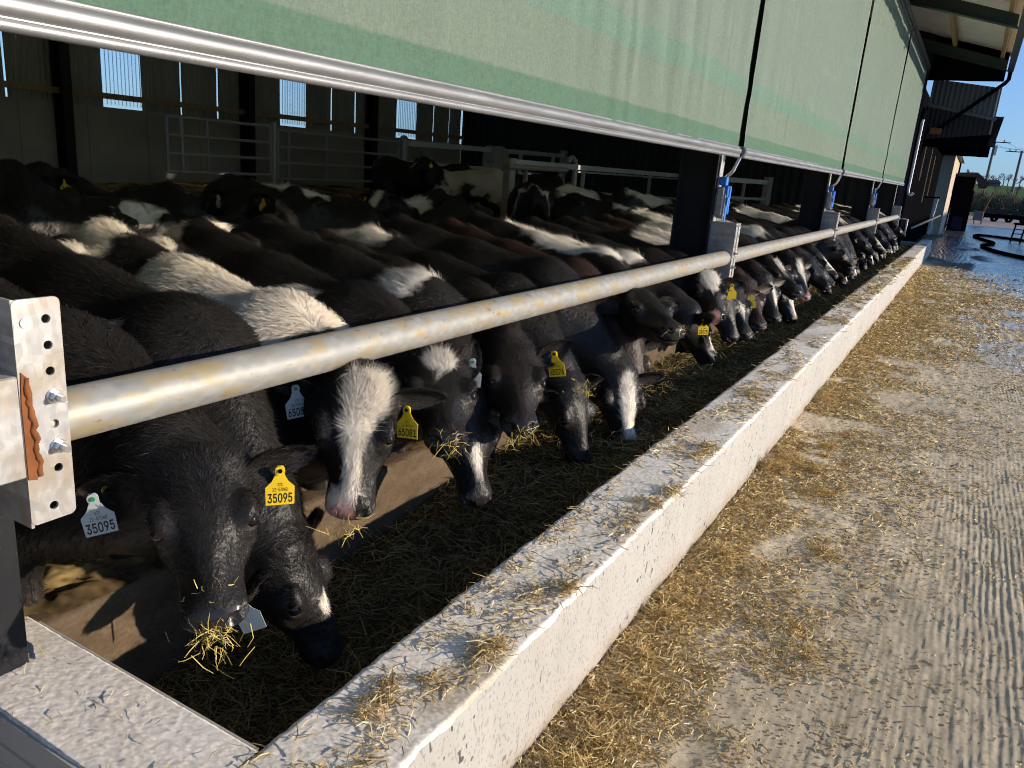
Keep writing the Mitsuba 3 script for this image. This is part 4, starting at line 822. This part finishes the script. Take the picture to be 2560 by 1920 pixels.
herd('white faced black calf just left of the patched white calf', -5.3, 6.9, -80, 210, 'level', .98, hspots=[((.12, 0, -.02), (.2, .06, .08))], spots=[((-.2, 0, .95), (.3, .22, .2))], tags=[(1, 'yellow', '', FC, 0)])
herd('black and white calf bending in front of the patched white calf', -4.7, 6.7, -70, 211, 'low', .95, hspots=[((.2, 0, -.02), (.14, .04, .08))], tags=[(1, 'yellow', '', FC, 0)])
herd('black calf behind the rump of the patched white calf', -8.0, 14.3, -100, 212, 'level', 1.05, tags=[(0, 'yellow', '', FC, 0)])
herd('calf with curved white stripes standing below the grey barrier', -5.9, 10.9, 120, 213, 'low', 1.0, spots=[((-.9, 0, .9), (.08, .4, .4)), ((-.55, 0, 1.0), (.08, .3, .3))])
herd('black calf with one white spot, long back in front of the barrier', -5.4, 11.4, 70, 214, 'low', 1.05, spots=[((-.35, -.1, 1.0), (.10, .1, .1))])
herd('calf with a broad white rump near the first steel post', -5.2, 12.6, 60, 215, 'low', 1.05, spots=[((-.85, 0, 1.0), (.42, .35, .18))])
herd('black calf with a white shoulder behind the first steel post', -3.9, 10.4, 30, 216, 'low', 1.0, spots=[((-.1, 0, 1.0), (.3, .25, .12))])
herd('white backed calf seen just right of the first steel post', -4.6, 13.6, 60, 217, 'low', 1.06, spots=[((-.5, 0, 1.05), (.5, .3, .2))])
herd('black and white calf between the first and second steel posts', -4.0, 14.6, 75, 218, 'low', 1.04, spots=[((-.8, 0, 1.0), (.25, .3, .2)), ((-.1, 0, 1.0), (.2, .25, .14))])
herd('spotted calf close to the second steel post', -4.3, 16.4, 80, 219, 'low', 1.04, spots=[((-.4, 0, 1.03), (.3, .26, .2))], hairn=2000)
herd('black calf with a white back line between the second and third posts', -4.6, 18.4, 80, 220, 'low', 1.04, spots=[((-.5, 0, 1.06), (.6, .12, .12))], hairn=2000)
herd('dark calf standing deep in the shed behind the barrier', -8.8, 12.5, 20, 221, 'level', 1.04, hairn=1500)
# ---------------------------------------------------------------- hay hanging from mouths
def wisp(label, c, n, seed, r=.03, L=.05, down=.5):
    g = np.random.default_rng(seed); P = np.array(c) + g.normal(0, 1, (n, 3)) * np.array([r, r, r * .45]); D = g.normal(0, 1, (n, 3)) + np.array([.25, -.2, -down]); D /= np.linalg.norm(D, axis=1, keepdims=True)
    V, F, I = strands(g, P, D, g.uniform(.5, 1.4, n) * L, .0019, .2); C = np.array([[.62, .47, .12], [.50, .36, .09], [.70, .58, .22]])[g.integers(0, 3, n)]
    whole('hay_wisp', (V, F), 'm_vc', label, 'hay', 'wisps of hay on the calves', 'stuff', color=C[I])
wisp('yellow hay hanging from the mouth of the nearest calf', (-1.175, .958, .572), 90, 1, .030, .042, .7)
wisp('hay on the chin of the white blazed calf', (-1.28, 1.49, .565), 34, 2, .022, .05)
wisp('hay round the muzzle of the calf with the white forehead patch', (-1.195, 1.83, .735), 46, 3, .028, .04)
wisp('hay hanging from the mouth of the calf tagged 15093', (-1.20, 2.29, .65), 46, 4, .028, .05, .8)
wisp('hay lying on the poll of the calf with lowered head', (-1.37, 3.15, .585), 80, 5, .035, .035, -.1)
wisp('few stalks of hay on the nose bridge of the nearest calf', (-1.195, .985, .655), 14, 7, .03, .02, .0)
wisp('hay on the lips of the calf with the lifted nose', (-1.11, 3.66, .83), 30, 6, .026, .04)
# ---------------------------------------------------------------- straw and hay lying about
rng = np.random.default_rng(11)
def yard_z(x, y): return yard_h(x, y) * np.clip((9.6 - y) / 1.2, 0, 1) * np.clip((YX1 - x) / .3, 0, 1)
n = 110000; y = 1.0 + 19.5 * rng.random(n) ** 2.0; u = rng.random(n); x = -.745 + np.where(rng.random(n) < .90, -np.log(1 - u * .985) * (.14 + .025 * y), u * 2.6)
d = .5 + 1.5 * (f3(x * 4.2, y * 3.2, 5.0, 3) - .5); keep = (d + .26 * np.exp(-(x + .75) / .35) + .04 > rng.uniform(.36, .62, n)) & (x < 2.4) & (rng.random(n) < np.clip((20.5 - y) / 6, 0, 1)); x, y = x[keep], y[keep]
straw('loose_straw', rng, np.stack([x, y, yard_z(x, y) + rng.uniform(.0, .012, len(x))], 1), 0, rng.uniform(.008, .030, len(x)) * (1 + y / 9), .0024 * (1 + y / 4), 0, STRC, 'golden straw scattered over the concrete yard', 'straw', lift=.22, bend=.12)
n = 62000; y = 1.0 + 15 * rng.random(n) ** 1.9; x = -.74 + 3.0 * rng.random(n) ** 1.3; keep = f3(x * 5, y * 4, 3.0, 3) > rng.uniform(.30, .62, n); x, y = x[keep], y[keep]
straw('straw_crumbs', rng, np.stack([x, y, yard_z(x, y) + .001], 1), 0, rng.uniform(.003, .009, len(x)) * (1 + y / 5), .0026 * (1 + y / 4), 0, STRC * .9, 'trodden crumbs of straw lying between the ridges of the yard', 'straw', lift=.25, bend=.1)
n = 7000; y = Y0a + 16 * rng.random(n) ** 2.4; x = rng.uniform(XW0 + .02, XW1 - .015, n); keep = f3(x * 8, y * 2.5, 2.0, 3) + .10 * (x > -.88) > rng.uniform(.44, .60, n); x, y = x[keep], y[keep]
straw('loose_straw', rng, np.stack([x, y, ZT + .002 + rng.uniform(0, .006, len(x))], 1), 0, rng.uniform(.012, .045, len(x)) * (1 + y / 10), .0020 * (1 + y / 4), 0, STRC, 'thin straw scattered along the wall top', 'straw', lift=.15, bend=.15)
x = rng.uniform(-2.0, -1.04, 46); y = rng.uniform(Y0a + .03, Y0b - .03, 46)
straw('loose_straw', rng, np.stack([x, y, ZT + .004 + 0 * x], 1), 0, rng.uniform(.012, .05, 46), .0018, 0, STRC * .8, 'few bits of straw on the near cross wall', 'straw', lift=.12)
straw('loose_straw', rng, np.array([[-1.60, .845, ZT + .008], [-1.12, .735, ZT + .006]]), 0, np.array([.16, .05]), .004, 0, np.array([[.55, .36, .10]]), 'long orange straw lying on the near cross wall', 'straw', lift=.02, bend=.05)
def clump(name, label, c, r, h, n, seed, L=.05, pal=STRC, cat='straw', group=None):
    """A loose heap: a few uneven lobes of bent stalks thinning out into single ones."""
    g = np.random.default_rng(seed); m = g.integers(3, 6); cx = g.normal(0, .55, (m, 2)) * r * np.array([.7, 1.3]); wr = g.uniform(.35, 1.0, m) * r
    i = g.choice(m, n, p=wr ** 2 / (wr ** 2).sum()); a = g.uniform(0, 2 * math.pi, n); q = np.abs(g.normal(0, .55, n)) + .35 * (g.random(n) < .12)
    d = np.stack([np.cos(a), np.sin(a)], 1) * (q * wr[i])[:, None]; P = np.concatenate([c[:2] + cx[i] + d, (c[2] + h * np.exp(-(q * 1.6) ** 2) * g.random(n) * (wr[i] / r))[:, None]], 1)
    if name == 'straw_clump': ok = (P[:, 0] > XW0 + .012) & (P[:, 0] < XW1 + .004); P = P[ok]
    else: P[:, 0] = np.maximum(P[:, 0], XW1 + .006)
    n = len(P)
    return straw(name, g, P, n, g.uniform(.3, 1.4, n) * L, .0024, 0, pal, label, cat, lift=.40, bend=.3, group=group)
WC = [(-.905, 1.17, .050, .022, 190, 'straw clump on the wall top nearest the bottom edge of the picture'), (-.86, 1.30, .030, .014, 60, 'small thin straw tuft on the wall top beside the nearest clump'),
      (-.815, 1.49, .040, .030, 230, 'thick round straw clump on the wall top edge in the foreground'), (-.85, 1.76, .050, .015, 90, 'flat spread of straw on the wall top past the round clump'),
      (-.79, 1.86, .030, .028, 110, 'upright straw tuft at the outer edge of the wall top'), (-.80, 2.57, .040, .022, 120, 'straw clump on the wall top before the twin clump'),
      (-.79, 2.75, .040, .026, 140, 'second straw clump of the twin clumps on the wall top'), (-.82, 3.25, .080, .03, 300, 'long straw heap on the wall top hanging over the outer edge'),
      (-.86, 4.5, .10, .02, 220, 'flat straw spread on the middle of the wall top'), (-.87, 7.3, .16, .03, 380, 'wide straw patch far along the wall top')]
for i, (x, y, r, h, n, lb) in enumerate(WC): clump('straw_clump', lb, (x, y, ZT + .003), r, h, n, 50 + i, .045, STRC * .95, group='straw clumps on the trough wall')
GC = [(-.62, 4.45, .16, .10, 1100, 'big straw heap at the foot of the wall in the middle distance'), (-.50, 4.85, .12, .06, 600, 'straw heap just behind the big heap at the wall foot'), (-.36, 4.2, .14, .035, 420, 'low dark straw streak beside the big heap'),
      (-.68, 2.62, .14, .055, 800, 'straw drift against the wall foot beside the foreground'), (-.63, 2.15, .15, .05, 800, 'straw drift at the wall foot left of centre bottom'), (-.60, 1.72, .16, .05, 900, 'straw drift at the bottom edge by the wall foot'),
      (-.62, 3.1, .13, .05, 600, 'straw drift at the wall foot under the long heap'), (-.30, 3.45, .07, .03, 220, 'small round straw tuft alone on the yard'), (-.10, 10.7, .3, .06, 600, 'far straw pile on the yard'),
      (-.62, 13.2, .3, .08, 700, 'farthest straw pile at the wall foot'), (-.25, 2.5, .18, .02, 420, 'thin straw mat on the yard near the bottom'), (-.68, 6.2, .16, .05, 600, 'straw drift at the wall foot past the big heap'), (-.66, 8.3, .2, .05, 600, 'straw drift at the wall foot in the far half')]
for i, (x, y, r, h, n, lb) in enumerate(GC): clump('straw_heap', lb, (x, y, .004), r, h, n, 80 + i, .055, STRC * np.array([1, .95, .82]), group='straw heaps on the yard')
n = 9000; x = rng.uniform(-13.5, -2.2, n); y = rng.uniform(3, 20, n); keep = f3(x * .6, y * .6, 9.0, 3) > rng.uniform(.42, .6, n); x, y = x[keep], y[keep]
straw('bedding_straw', rng, np.stack([x, y, bed_z(x, y) + rng.uniform(0, .06, len(x))], 1), 0, rng.uniform(.08, .22, len(x)), .010, 0, STRC, 'golden straw tufts on the bedding inside the shed', 'straw', lift=.4)
for i, (x, y, r, lb) in enumerate([(-11.5, 10.6, .8, 'bright heap of fresh straw in front of the gates'), (-9.3, 11.2, .6, 'small straw heap left of the patched white calf')]):
    g = np.random.default_rng(300 + i); m = 2500; a = g.uniform(0, 2 * math.pi, m); q = np.sqrt(g.random(m)); P = np.stack([x + r * q * np.cos(a), y + r * q * np.sin(a), bed_z(x + 0 * q, y + 0 * q) + .35 * (1 - q ** 2) * g.random(m)], 1)
    straw('straw_pile', g, P, m, g.uniform(.1, .25, m), .012, 0, STRC * 1.1, lb, 'straw', lift=.5)

# ---------------------------------------------------------------- gates and barriers inside the shed
def gate(x, y0, y1, z0, z1, label, bars=4):
    k = thing('field_gate', label, 'gate', 'tubular gates by the back wall')
    for z in np.linspace(z0, z1, bars): add('bar', rod((x, y0, z), (x, y1, z), .03, 10), 'm_gate', k, smooth=50)
    for y in (y0, y0 + .32, y1): add('stile', beam((x, y, z0), (x, y, z1), .05, .05, (1, 0, 0)), 'm_gate', k)
    add('upright', beam((x + .01, y0 + (y1 - y0) * .36, z0), (x + .01, y0 + (y1 - y0) * .36, z1), .025, .04, (1, 0, 0)), 'm_gate', k)
gate(-13.0, 9.86, 12.36, .88, 1.86, 'left tubular four bar gate in front of the back wall')
gate(-13.0, 12.56, 16.7, .80, 1.80, 'right longer tubular gate in front of the back wall')
whole('gate_post', cat_([rod((-13, 12.46, .3), (-13, 12.46, 1.95), .06, 12)]), 'm_gate', 'steel post between the two gates at the back', 'post', smooth=50)
whole('gate_post', cat_([rod((-13, 16.9, .3), (-13, 16.9, 1.86), .12, 14), trimesh.Trimesh(trimesh.creation.icosphere(2, .12).vertices + [-13, 16.9, 1.86], trimesh.creation.icosphere(2, .12).faces)]), 'm_gate', 'thick round topped post right of the longer gate', 'post', smooth=50)
k = thing('barrier', 'tall grey box section barrier behind the patched white calf', 'barrier')
def bq(y, z): return (-9.6, y * 1.2, 1.55 + (z - 1.55) * 1.2)
add('rail', beam(bq(10.5, 1.70), bq(16.1, 1.75), .08, .10), 'm_gate', k); add('rail', beam(bq(10.5, 1.40), bq(13.2, 1.38), .06, .07), 'm_gate', k); add('rail', beam(bq(14.1, 1.33), bq(16.1, 1.33), .06, .06), 'm_gate', k)
for y in (14.2, 15.62): add('upright', beam(bq(y, .5), bq(y, 1.70), .07, .07, (1, 0, 0)), 'm_gate', k)
add('end_post', beam(bq(16.12, .5), bq(16.12, 1.86), .14, .14, (1, 0, 0)), 'm_plate', k)
add('main_post', cat_([bx(-9.75, -9.45, 15.58, 16.2, .3, 1.68), ext(Polygon([(15.58, 1.68), (15.6, 1.78), (15.72, 1.85), (15.96, 1.85), (16.14, 1.78), (16.2, 1.68)]), 'x', -9.75, -9.45)]), 'm_plate', k)
k = thing('barrier', 'long galvanised barrier with bright round pipe crossing behind the first steel post', 'barrier')
add('rail', beam((-6.5, 11.15, 1.54), (-6.5, 27, 1.55) if False else (-6.5, 20.9, 1.52), .07, .09), 'm_gate', k)
add('rail', beam((-6.47, 13.5, 1.455), (-6.47, 20.9, 1.44), .03, .03), 'm_plate', k)
add('pipe', rod((-6.42, 11.0, 1.465), (-6.42, 13.1, 1.475), .045, 14), 'm_galv', k, smooth=50)
add('lower_pipe', rod((-6.42, 11.4, 1.13), (-6.42, 13.1, 1.09), .035, 12), 'm_galv', k, smooth=50)
add('lower_rail', beam((-6.5, 13.4, 1.08), (-6.5, 20.9, .92), .06, .08), 'm_plate', k)
for y in (11.75, 14.0, 17.6): add('upright', beam((-6.5, y, .35), (-6.5, y, 1.5), .05, .06, (1, 0, 0)), 'm_plate', k)
add('hoop_post', sweep([(-6.5, 13.62, .3), (-6.5, 13.62, 1.55), (-6.5, 13.58, 1.65), (-6.5, 13.45, 1.70), (-6.5, 13.33, 1.66), (-6.5, 13.28, 1.60)], .05, 10), 'm_plate', k, smooth=50)
add('stub_post', bx(-6.56, -6.44, 11.12, 11.3, .3, 1.60), 'm_plate', k)
k = thing('barrier', 'pen division with a broad end post between the first and second steel posts', 'barrier')
add('rail', beam((-4.5, 15.0, 1.53), (-4.5, 20.6, 1.53), .06, .10), 'm_gate', k); add('rail', beam((-4.5, 15.0, 1.2), (-4.5, 20.6, 1.12), .05, .06), 'm_plate', k)
add('end_post', bx(-4.56, -4.44, 20.3, 20.8, .2, 1.66), 'm_plate', k)
for y in (15.05, 18.2): add('upright', beam((-4.5, y, .3), (-4.5, y, 1.5), .05, .06, (1, 0, 0)), 'm_plate', k)
k = thing('water_trough', 'white plastic water trough behind the patched white calf', 'trough')
add('tank', bx(-7.2, -6.7, 12.9, 13.6, .5, .88, .02), 'm_white', k)

# ---------------------------------------------------------------- the old buildings beyond the far end
k = thing('old_shed', 'dark old lean-to with corrugated front panel beyond the far end', 'shed')
def corrx(x0, x1, zf0, zf1, y, amp=.014, pitch=.105):
    xs = np.arange(x0, x1 + 1e-6, pitch / 6); yy = y + amp * np.sin(2 * math.pi * xs / pitch)
    return sheetgrid(np.stack([np.stack([xs, yy, zf0(xs)], -1), np.stack([xs, yy, zf1(xs)], -1)], 1))
add('corrugated_panel', corrx(-1.40, .045, lambda x: 3.62 - .19 * (x + 1.4), lambda x: 4.18 - .12 * (x + 1.4), 22.0), 'm_tin', k, label='upper grey corrugated panel')
add('panel_trim', beam((-1.42, 21.97, 3.60), (.06, 21.97, 3.32), .03, .07), 'm_tin', k)
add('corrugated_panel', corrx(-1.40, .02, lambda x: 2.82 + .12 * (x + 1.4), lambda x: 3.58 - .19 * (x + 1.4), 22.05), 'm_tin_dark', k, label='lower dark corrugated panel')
add('roof', ext(Polygon([(-6, 4.4), (.22, 3.50), (.22, 3.54), (-6, 4.45)]), 'y', 24.0, 37.0), 'm_tin_dark', k)
for i in range(9): add('roof_sheet_edge', bx(.15, .225, 24.0 + i * 1.44, 25.40 + i * 1.44, 3.545 + .01 * (i % 3), 3.56 + .012 * (i % 3)), 'm_beige', k)
add('end_panel', bx(-1.6, .12, 36.9, 37.0, 3.12, 3.62), 'm_black', k)
add('lintel', bx(-1.5, .02, 23.9, 24.0, 2.75, 3.55), 'm_black', k)
yy = 21.6
rng = np.random.default_rng(21); i = 0
while yy < 37:
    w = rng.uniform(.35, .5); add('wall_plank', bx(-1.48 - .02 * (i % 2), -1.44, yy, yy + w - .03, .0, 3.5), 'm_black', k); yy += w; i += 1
for y, z0, z1 in ((24.6, 1.9, 3.1), (28.0, 1.3, 2.9), (30.5, 1.5, 2.8)): add('batten', bx(-1.43, -1.405, y, y + .06, z0, z1), 'm_wood', k, label='pale timber batten')  # pale strips stand in for daylight showing through gaps between planks
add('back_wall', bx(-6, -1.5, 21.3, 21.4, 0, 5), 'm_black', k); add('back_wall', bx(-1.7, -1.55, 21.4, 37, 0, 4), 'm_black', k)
k = thing('downpipe', 'black rainwater pipe slanting from the gutter end to the shed wall', 'pipe')
add('pipe', sweep([(.12, 21.72, 4.32), (.12, 21.74, 4.16), (.06, 21.78, 4.08), (-1.08, 21.85, 3.06), (-1.3, 21.85, 3.0)], .042, 12), 'm_black', k, smooth=50)
add('bracket', bx(-1.26, -1.0, 21.80, 21.9, 2.93, 3.08, .02), 'm_rust', k, label='orange brown bracket at the lower end')
whole('conduit', cat_([sweep([(-1.40, 21.2, 3.2), (-1.40, 21.2, 1.62), (-1.38, 21.2, 1.52), (-1.32, 21.2, 1.50), (-1.28, 21.2, 1.56)], .035, 10)]), 'm_gate', 'grey conduit down the end wall of the shed', 'pipe', smooth=50)
k = thing('pen_frame', 'small galvanised frame at the far end of the trough', 'frame')
add('frame', sweep([(-1.52, 21.5, .55), (-1.52, 21.5, .95), (-1.30, 21.5, .93), (-1.30, 21.5, .55), (-1.52, 21.5, .55)], .025, 8), 'm_gate', k, smooth=50)
whole('steel_pipe', rod((-1.30, 23.3, .66), (-.72, 24.2, 1.04), .035, 10), 'm_tin', 'grey pipe propped aslant beyond the trough end', 'pipe', smooth=50)
k = thing('rope_bundle', 'white rope bundle hanging on the dark wall', 'rope')
for i in range(4): add('strand', sweep([(-1.02 - .03 * i, 29.5, 1.45), (-1.05 - .02 * i, 29.5, 1.0), (-1.10 + .03 * i, 29.5, .5), (-1.12 + .02 * i, 29.5, .3)], .018, 6), 'm_white', k, smooth=60)
add('peg', rod((-1.45, 29.5, 1.47), (-.98, 29.5, 1.47), .025, 8), 'm_black', k)
k = thing('house', 'pale beige sunlit house wall seen past the old shed', 'house')
add('wall', bx(-5.2, -1.0, 37.3, 47, 0, 3.25), 'm_beige', k); add('roof', ext(Polygon([(-5.4, 3.2), (-.8, 3.2), (-3.0, 5.0)]), 'y', 37.2, 47.2), 'm_tin', k)
add('downpipe', rod((-.96, 46.6, 3.2), (-.96, 46.6, 1.0), .04, 8), 'm_black', k)
k = thing('small_shed', 'dark wooden shed with a low pitched roof by the yard edge', 'shed')
add('wall', bx(-.92, -.10, 44.0, 49, 0, 2.5), 'm_black', k)
add('roof', ext(Polygon([(-.95, 2.5), (-.12, 2.5), (.06, 2.06), (.38, 2.08), (.47, 2.27), (-.12, 2.72), (-.95, 2.66)]), 'y', 43.7, 49.3), 'm_tin_dark', k)
add('corner_board', bx(-.14, -.09, 43.9, 43.99, 1.9, 2.45), 'm_wood', k)
k = thing('plastic_crate', 'dark blue plastic crate against the small shed', 'crate')
M('m_navy', two(prin((.008, .009, .035), .7, .2)))
add('crate', cat_([bx(-.75, -.3, 43.2, 43.6, .05, .62, .03), bx(-.72, -.33, 43.15, 43.2, .62, .66)]), 'm_navy', k)
k = thing('shade_building', 'tall open machinery shed outside the picture that shades the far yard', 'shed')  # unseen solid block, placed to cast the shade on the far yard
add('wall', bx(18.5, 46, 29.4, 62, 0, 6.0), 'm_tin', k)
# ---------------------------------------------------------------- far yard: hose, cart, trestle, machinery, poles
hp = [(2.9, 24.6), (1.6, 26.3), (.85, 28.3), (.52, 30.3), (.50, 31.3), (.72, 32.2), (.93, 33.1), (.90, 34.2), (.62, 35.4), (.38, 36.9), (.25, 38.3), (.36, 39.6), (.75, 40.0), (1.5, 39.3), (2.6, 38.0)]
hp = np.array(hp); t = np.linspace(0, len(hp) - 1, 90); hx = np.interp(t, np.arange(len(hp)), hp[:, 0]); hy = np.interp(t, np.arange(len(hp)), hp[:, 1])
for _ in range(6): hx[1:-1] = (hx[:-2] + 2 * hx[1:-1] + hx[2:]) / 4; hy[1:-1] = (hy[:-2] + 2 * hy[1:-1] + hy[2:]) / 4
whole('hose', sweep(np.stack([hx, hy, hx * 0 + .05], 1), .05, 10), 'm_black', 'thick black hose snaking over the wet yard', 'hose', smooth=60)
k = thing('handcart', 'grey handcart standing at the sunny yard edge', 'cart')
add('body', bx(.13, .68, 59, 60, .22, .78, .03), 'm_tin', k)
for x in (.22, .62): add('leg', rod((x, 59.1, .24), (x + .03, 59.1, 0), .03, 8), 'm_black', k)
add('handle', sweep([(.66, 59.5, .7), (.75, 59.5, 1.3), (.95, 59.5, 2.0)], .05, 8), 'm_rust', k, smooth=50)
k = thing('trestle', 'black trestle table at the right edge of the wet yard', 'table')
add('top', bx(1.58, 2.9, 37.4, 38.6, .66, .72), 'm_black', k); add('load', bx(1.8, 2.7, 37.7, 38.3, .72, .95, .05), 'm_black', k)
for x in (1.62, 1.95): add('leg', rod((x, 37.5, .68), (x - .07, 37.3, 0), .03, 8), 'm_black', k)
for z in (.15, .32, .5): add('rung', rod((1.57, 37.35, z), (1.92, 37.4, z), .018, 6), 'm_black', k)
def machine(label, x, y, seed):
    g = np.random.default_rng(seed); k = thing('farm_machine', label, 'machine', 'dark machines parked beyond the yard')
    add('frame', bx(x - .5, x + .5, y - .4, y + .4, .25, .55, .03), 'm_black', k); add('hopper', ext(Polygon([(x - .35, .55), (x + .3, .55), (x + .22, .85), (x - .1, .95), (x - .3, .85)]), 'y', y - .35, y + .35), 'm_tin_dark', k)
    for sx in (-.42, .42):
        w = trimesh.creation.torus(.15, .07, 18, 8); w.apply_transform(trimesh.transformations.rotation_matrix(math.pi / 2, [1, 0, 0])); w.apply_translation((x + sx, y - .45, .22)); add('wheel', w, 'm_black', k, smooth=50)
    add('post', rod((x - .05, y, .5), (x - .05, y, 1.0), .02, 6), 'm_white', k)
for i, (x, y) in enumerate([(1.05, 69), (2.0, 70), (2.95, 70.5), (3.9, 71)]): machine(f"{['leftmost', 'second', 'third', 'rightmost'][i]} of the dark machines parked past the handcart", x, y, i)
M('m_pole', two(prin((.17, .14, .115), .85, .2)))
def pole(label, x, y, h, box):
    k = thing('utility_pole', label, 'pole', 'wooden power line poles behind the yard')
    add('pole', sweep([(x, y, -.2), (x, y, h)], [.17, .12], 12), 'm_pole', k, smooth=50)
    add('crossarm', beam((x - 1.6, y, h - .12), (x + 1.6, y, h - .12), .1, .1), 'm_black', k)
    for dx in (-1.2, -.6, .9): add('insulator', rod((x + dx, y, h - .07), (x + dx, y, h + .16), .05, 8), 'm_black', k)
    if box: add('transformer', bx(x + .12, x + .42, y - .25, y + .05, h - 1.6, h - .5, .03), 'm_white', k)
pole('tall wooden power pole at the right with a crossarm', 3.56, 110, 7.15, False)
pole('power pole with a white box half hidden by the shed roof', .72, 112, 8.2, True)
for i, dx in enumerate((-1.2, -.6, .9)):
    whole('overhead_wire', sweep([(.72 + dx, 112, 8.3), (2.1 + dx, 111, 7.5), (3.56 + dx, 110, 7.28), (9 + dx, 107, 6.9), (16, 104, 7.4 + i * .2)], .012, 5), 'm_black', f"{['upper', 'middle', 'lower'][i]} wire of the power line across the sky", 'wire')
# ---------------------------------------------------------------- scrub, trees and a far barn on the hill
M('m_twig', two(prin((.145, .115, .085), .9, .1)))
M('m_bark', two(prin((.105, .088, .078), .9, .1)))
def bush(x, y, rx, h, seed, label):
    g = np.random.default_rng(seed); n = 2600; v = g.normal(size=(n, 3)); v /= np.linalg.norm(v, axis=1, keepdims=True); v[:, 2] = np.abs(v[:, 2]); q = g.random(n)[:, None] ** .5
    z0 = float(hill_z(np.array([x]), np.array([y]))[0]); P = np.array([x, y, z0]) + v * q * np.array([rx, rx, h * .8]) * (.8 + .4 * g.random((n, 1))); D = v * .6 + g.normal(0, .45, (n, 3)) + [0, 0, .5]; D /= np.linalg.norm(D, axis=1, keepdims=True)
    V, F, I = strands(g, P, D, g.uniform(.25, .7, n), .030, .2); pal = np.array([[.16, .125, .085], [.12, .10, .065], [.20, .16, .11], [.10, .11, .05]])
    k = thing('bush', label, 'bush', 'bare brown scrub bushes beyond the yard')
    add('twigs', (V, F), 'm_vc', k, color=pal[g.integers(0, 4, n)][I], kind='stuff'); add('stem', sweep([(x, y, z0 - .2), (x + .1, y, z0 + h * .6)], [.08, .03], 6), 'm_bark', k)
BL = ['leftmost', 'second from left', 'third from left', 'fourth from left', 'fifth from left', 'sixth from left', 'seventh from left', 'rightmost']
for i in range(8): bush(-.6 + i * .95, 96 + (i * 37 % 11), .95, 2.0 + .5 * math.sin(i * 2.3), 400 + i, f'{BL[i]} bare brown bush in the scrub behind the yard')
def bare_tree(x, y, h, seed, label):
    g = np.random.default_rng(seed); z0 = float(hill_z(np.array([x]), np.array([y]))[0]); tr_, br = [], []
    def grow(p, d, L, r, lv):
        q = p + d * L * .5 + g.normal(0, .04, 3) * L; e = p + d * L; (tr_ if lv == 0 else br).append(sweep([p, q, e], [r, r * .8, r * .6], 4 if lv else 6, False))
        if lv >= 4: return
        for _ in range(3 if lv < 2 else 4):
            a = g.uniform(.3, .85); dd = d + g.normal(0, a * .7, 3); dd[2] = max(dd[2], -.05) + .18; dd /= np.linalg.norm(dd); grow(p + d * L * g.uniform(.55, 1), dd, L * g.uniform(.55, .8), r * .55, lv + 1)
    grow(np.array([x, y, z0 - .2]), np.array([0, 0, 1.0]), h * .33, h * .035, 0)
    k = thing('bare_tree', label, 'tree', 'bare winter trees on the skyline')
    add('trunk', tr_[0], 'm_bark', k); add('crown', cat_(br), 'm_bark', k, kind='stuff')
TL = ['leftmost', 'second', 'third', 'fourth', 'fifth', 'sixth', 'seventh', 'eighth', 'ninth', 'rightmost']
for i, (x, h) in enumerate([(-4.5, 8), (1.0, 6), (3.2, 7.0), (5.2, 6.2), (7.0, 7.2), (9.2, 6.0), (11.0, 7.4), (13.0, 6.4), (15.0, 7.0), (17.5, 6.6)]): bare_tree(x, 392 + (i * 53 % 23), h, 500 + i, f'{TL[i]} bare winter tree counted along the skyline')
for i, (x, y, h) in enumerate([(4.6, 150, 3.2), (6.3, 170, 3.6), (3.2, 180, 3.2)]): bare_tree(x, y, h, 540 + i, f"{['nearest', 'middle', 'small'][i]} bare tree standing in the green field")
k = thing('far_barn', 'grey roofed barn far away on the rise', 'barn')
zb = float(hill_z(np.array([3.2]), np.array([300.0]))[0]); add('wall', bx(1.0, 6.0, 300, 306, zb - .5, zb + 1.2), 'm_tin', k); add('roof', ext(Polygon([(.7, zb + 1.2), (6.3, zb + 1.2), (5.4, zb + 2.1), (1.6, zb + 2.1)]), 'y', 299, 307), 'm_tin', k)
# ---------------------------------------------------------------- air, faintly
bad = [k for k, v in labels.items() if 'label' in v and '__' not in k and not 4 <= len(v['label'].split()) <= 16]
if bad: print('LABEL LENGTH', [(k, len(labels[k]['label'].split())) for k in bad])
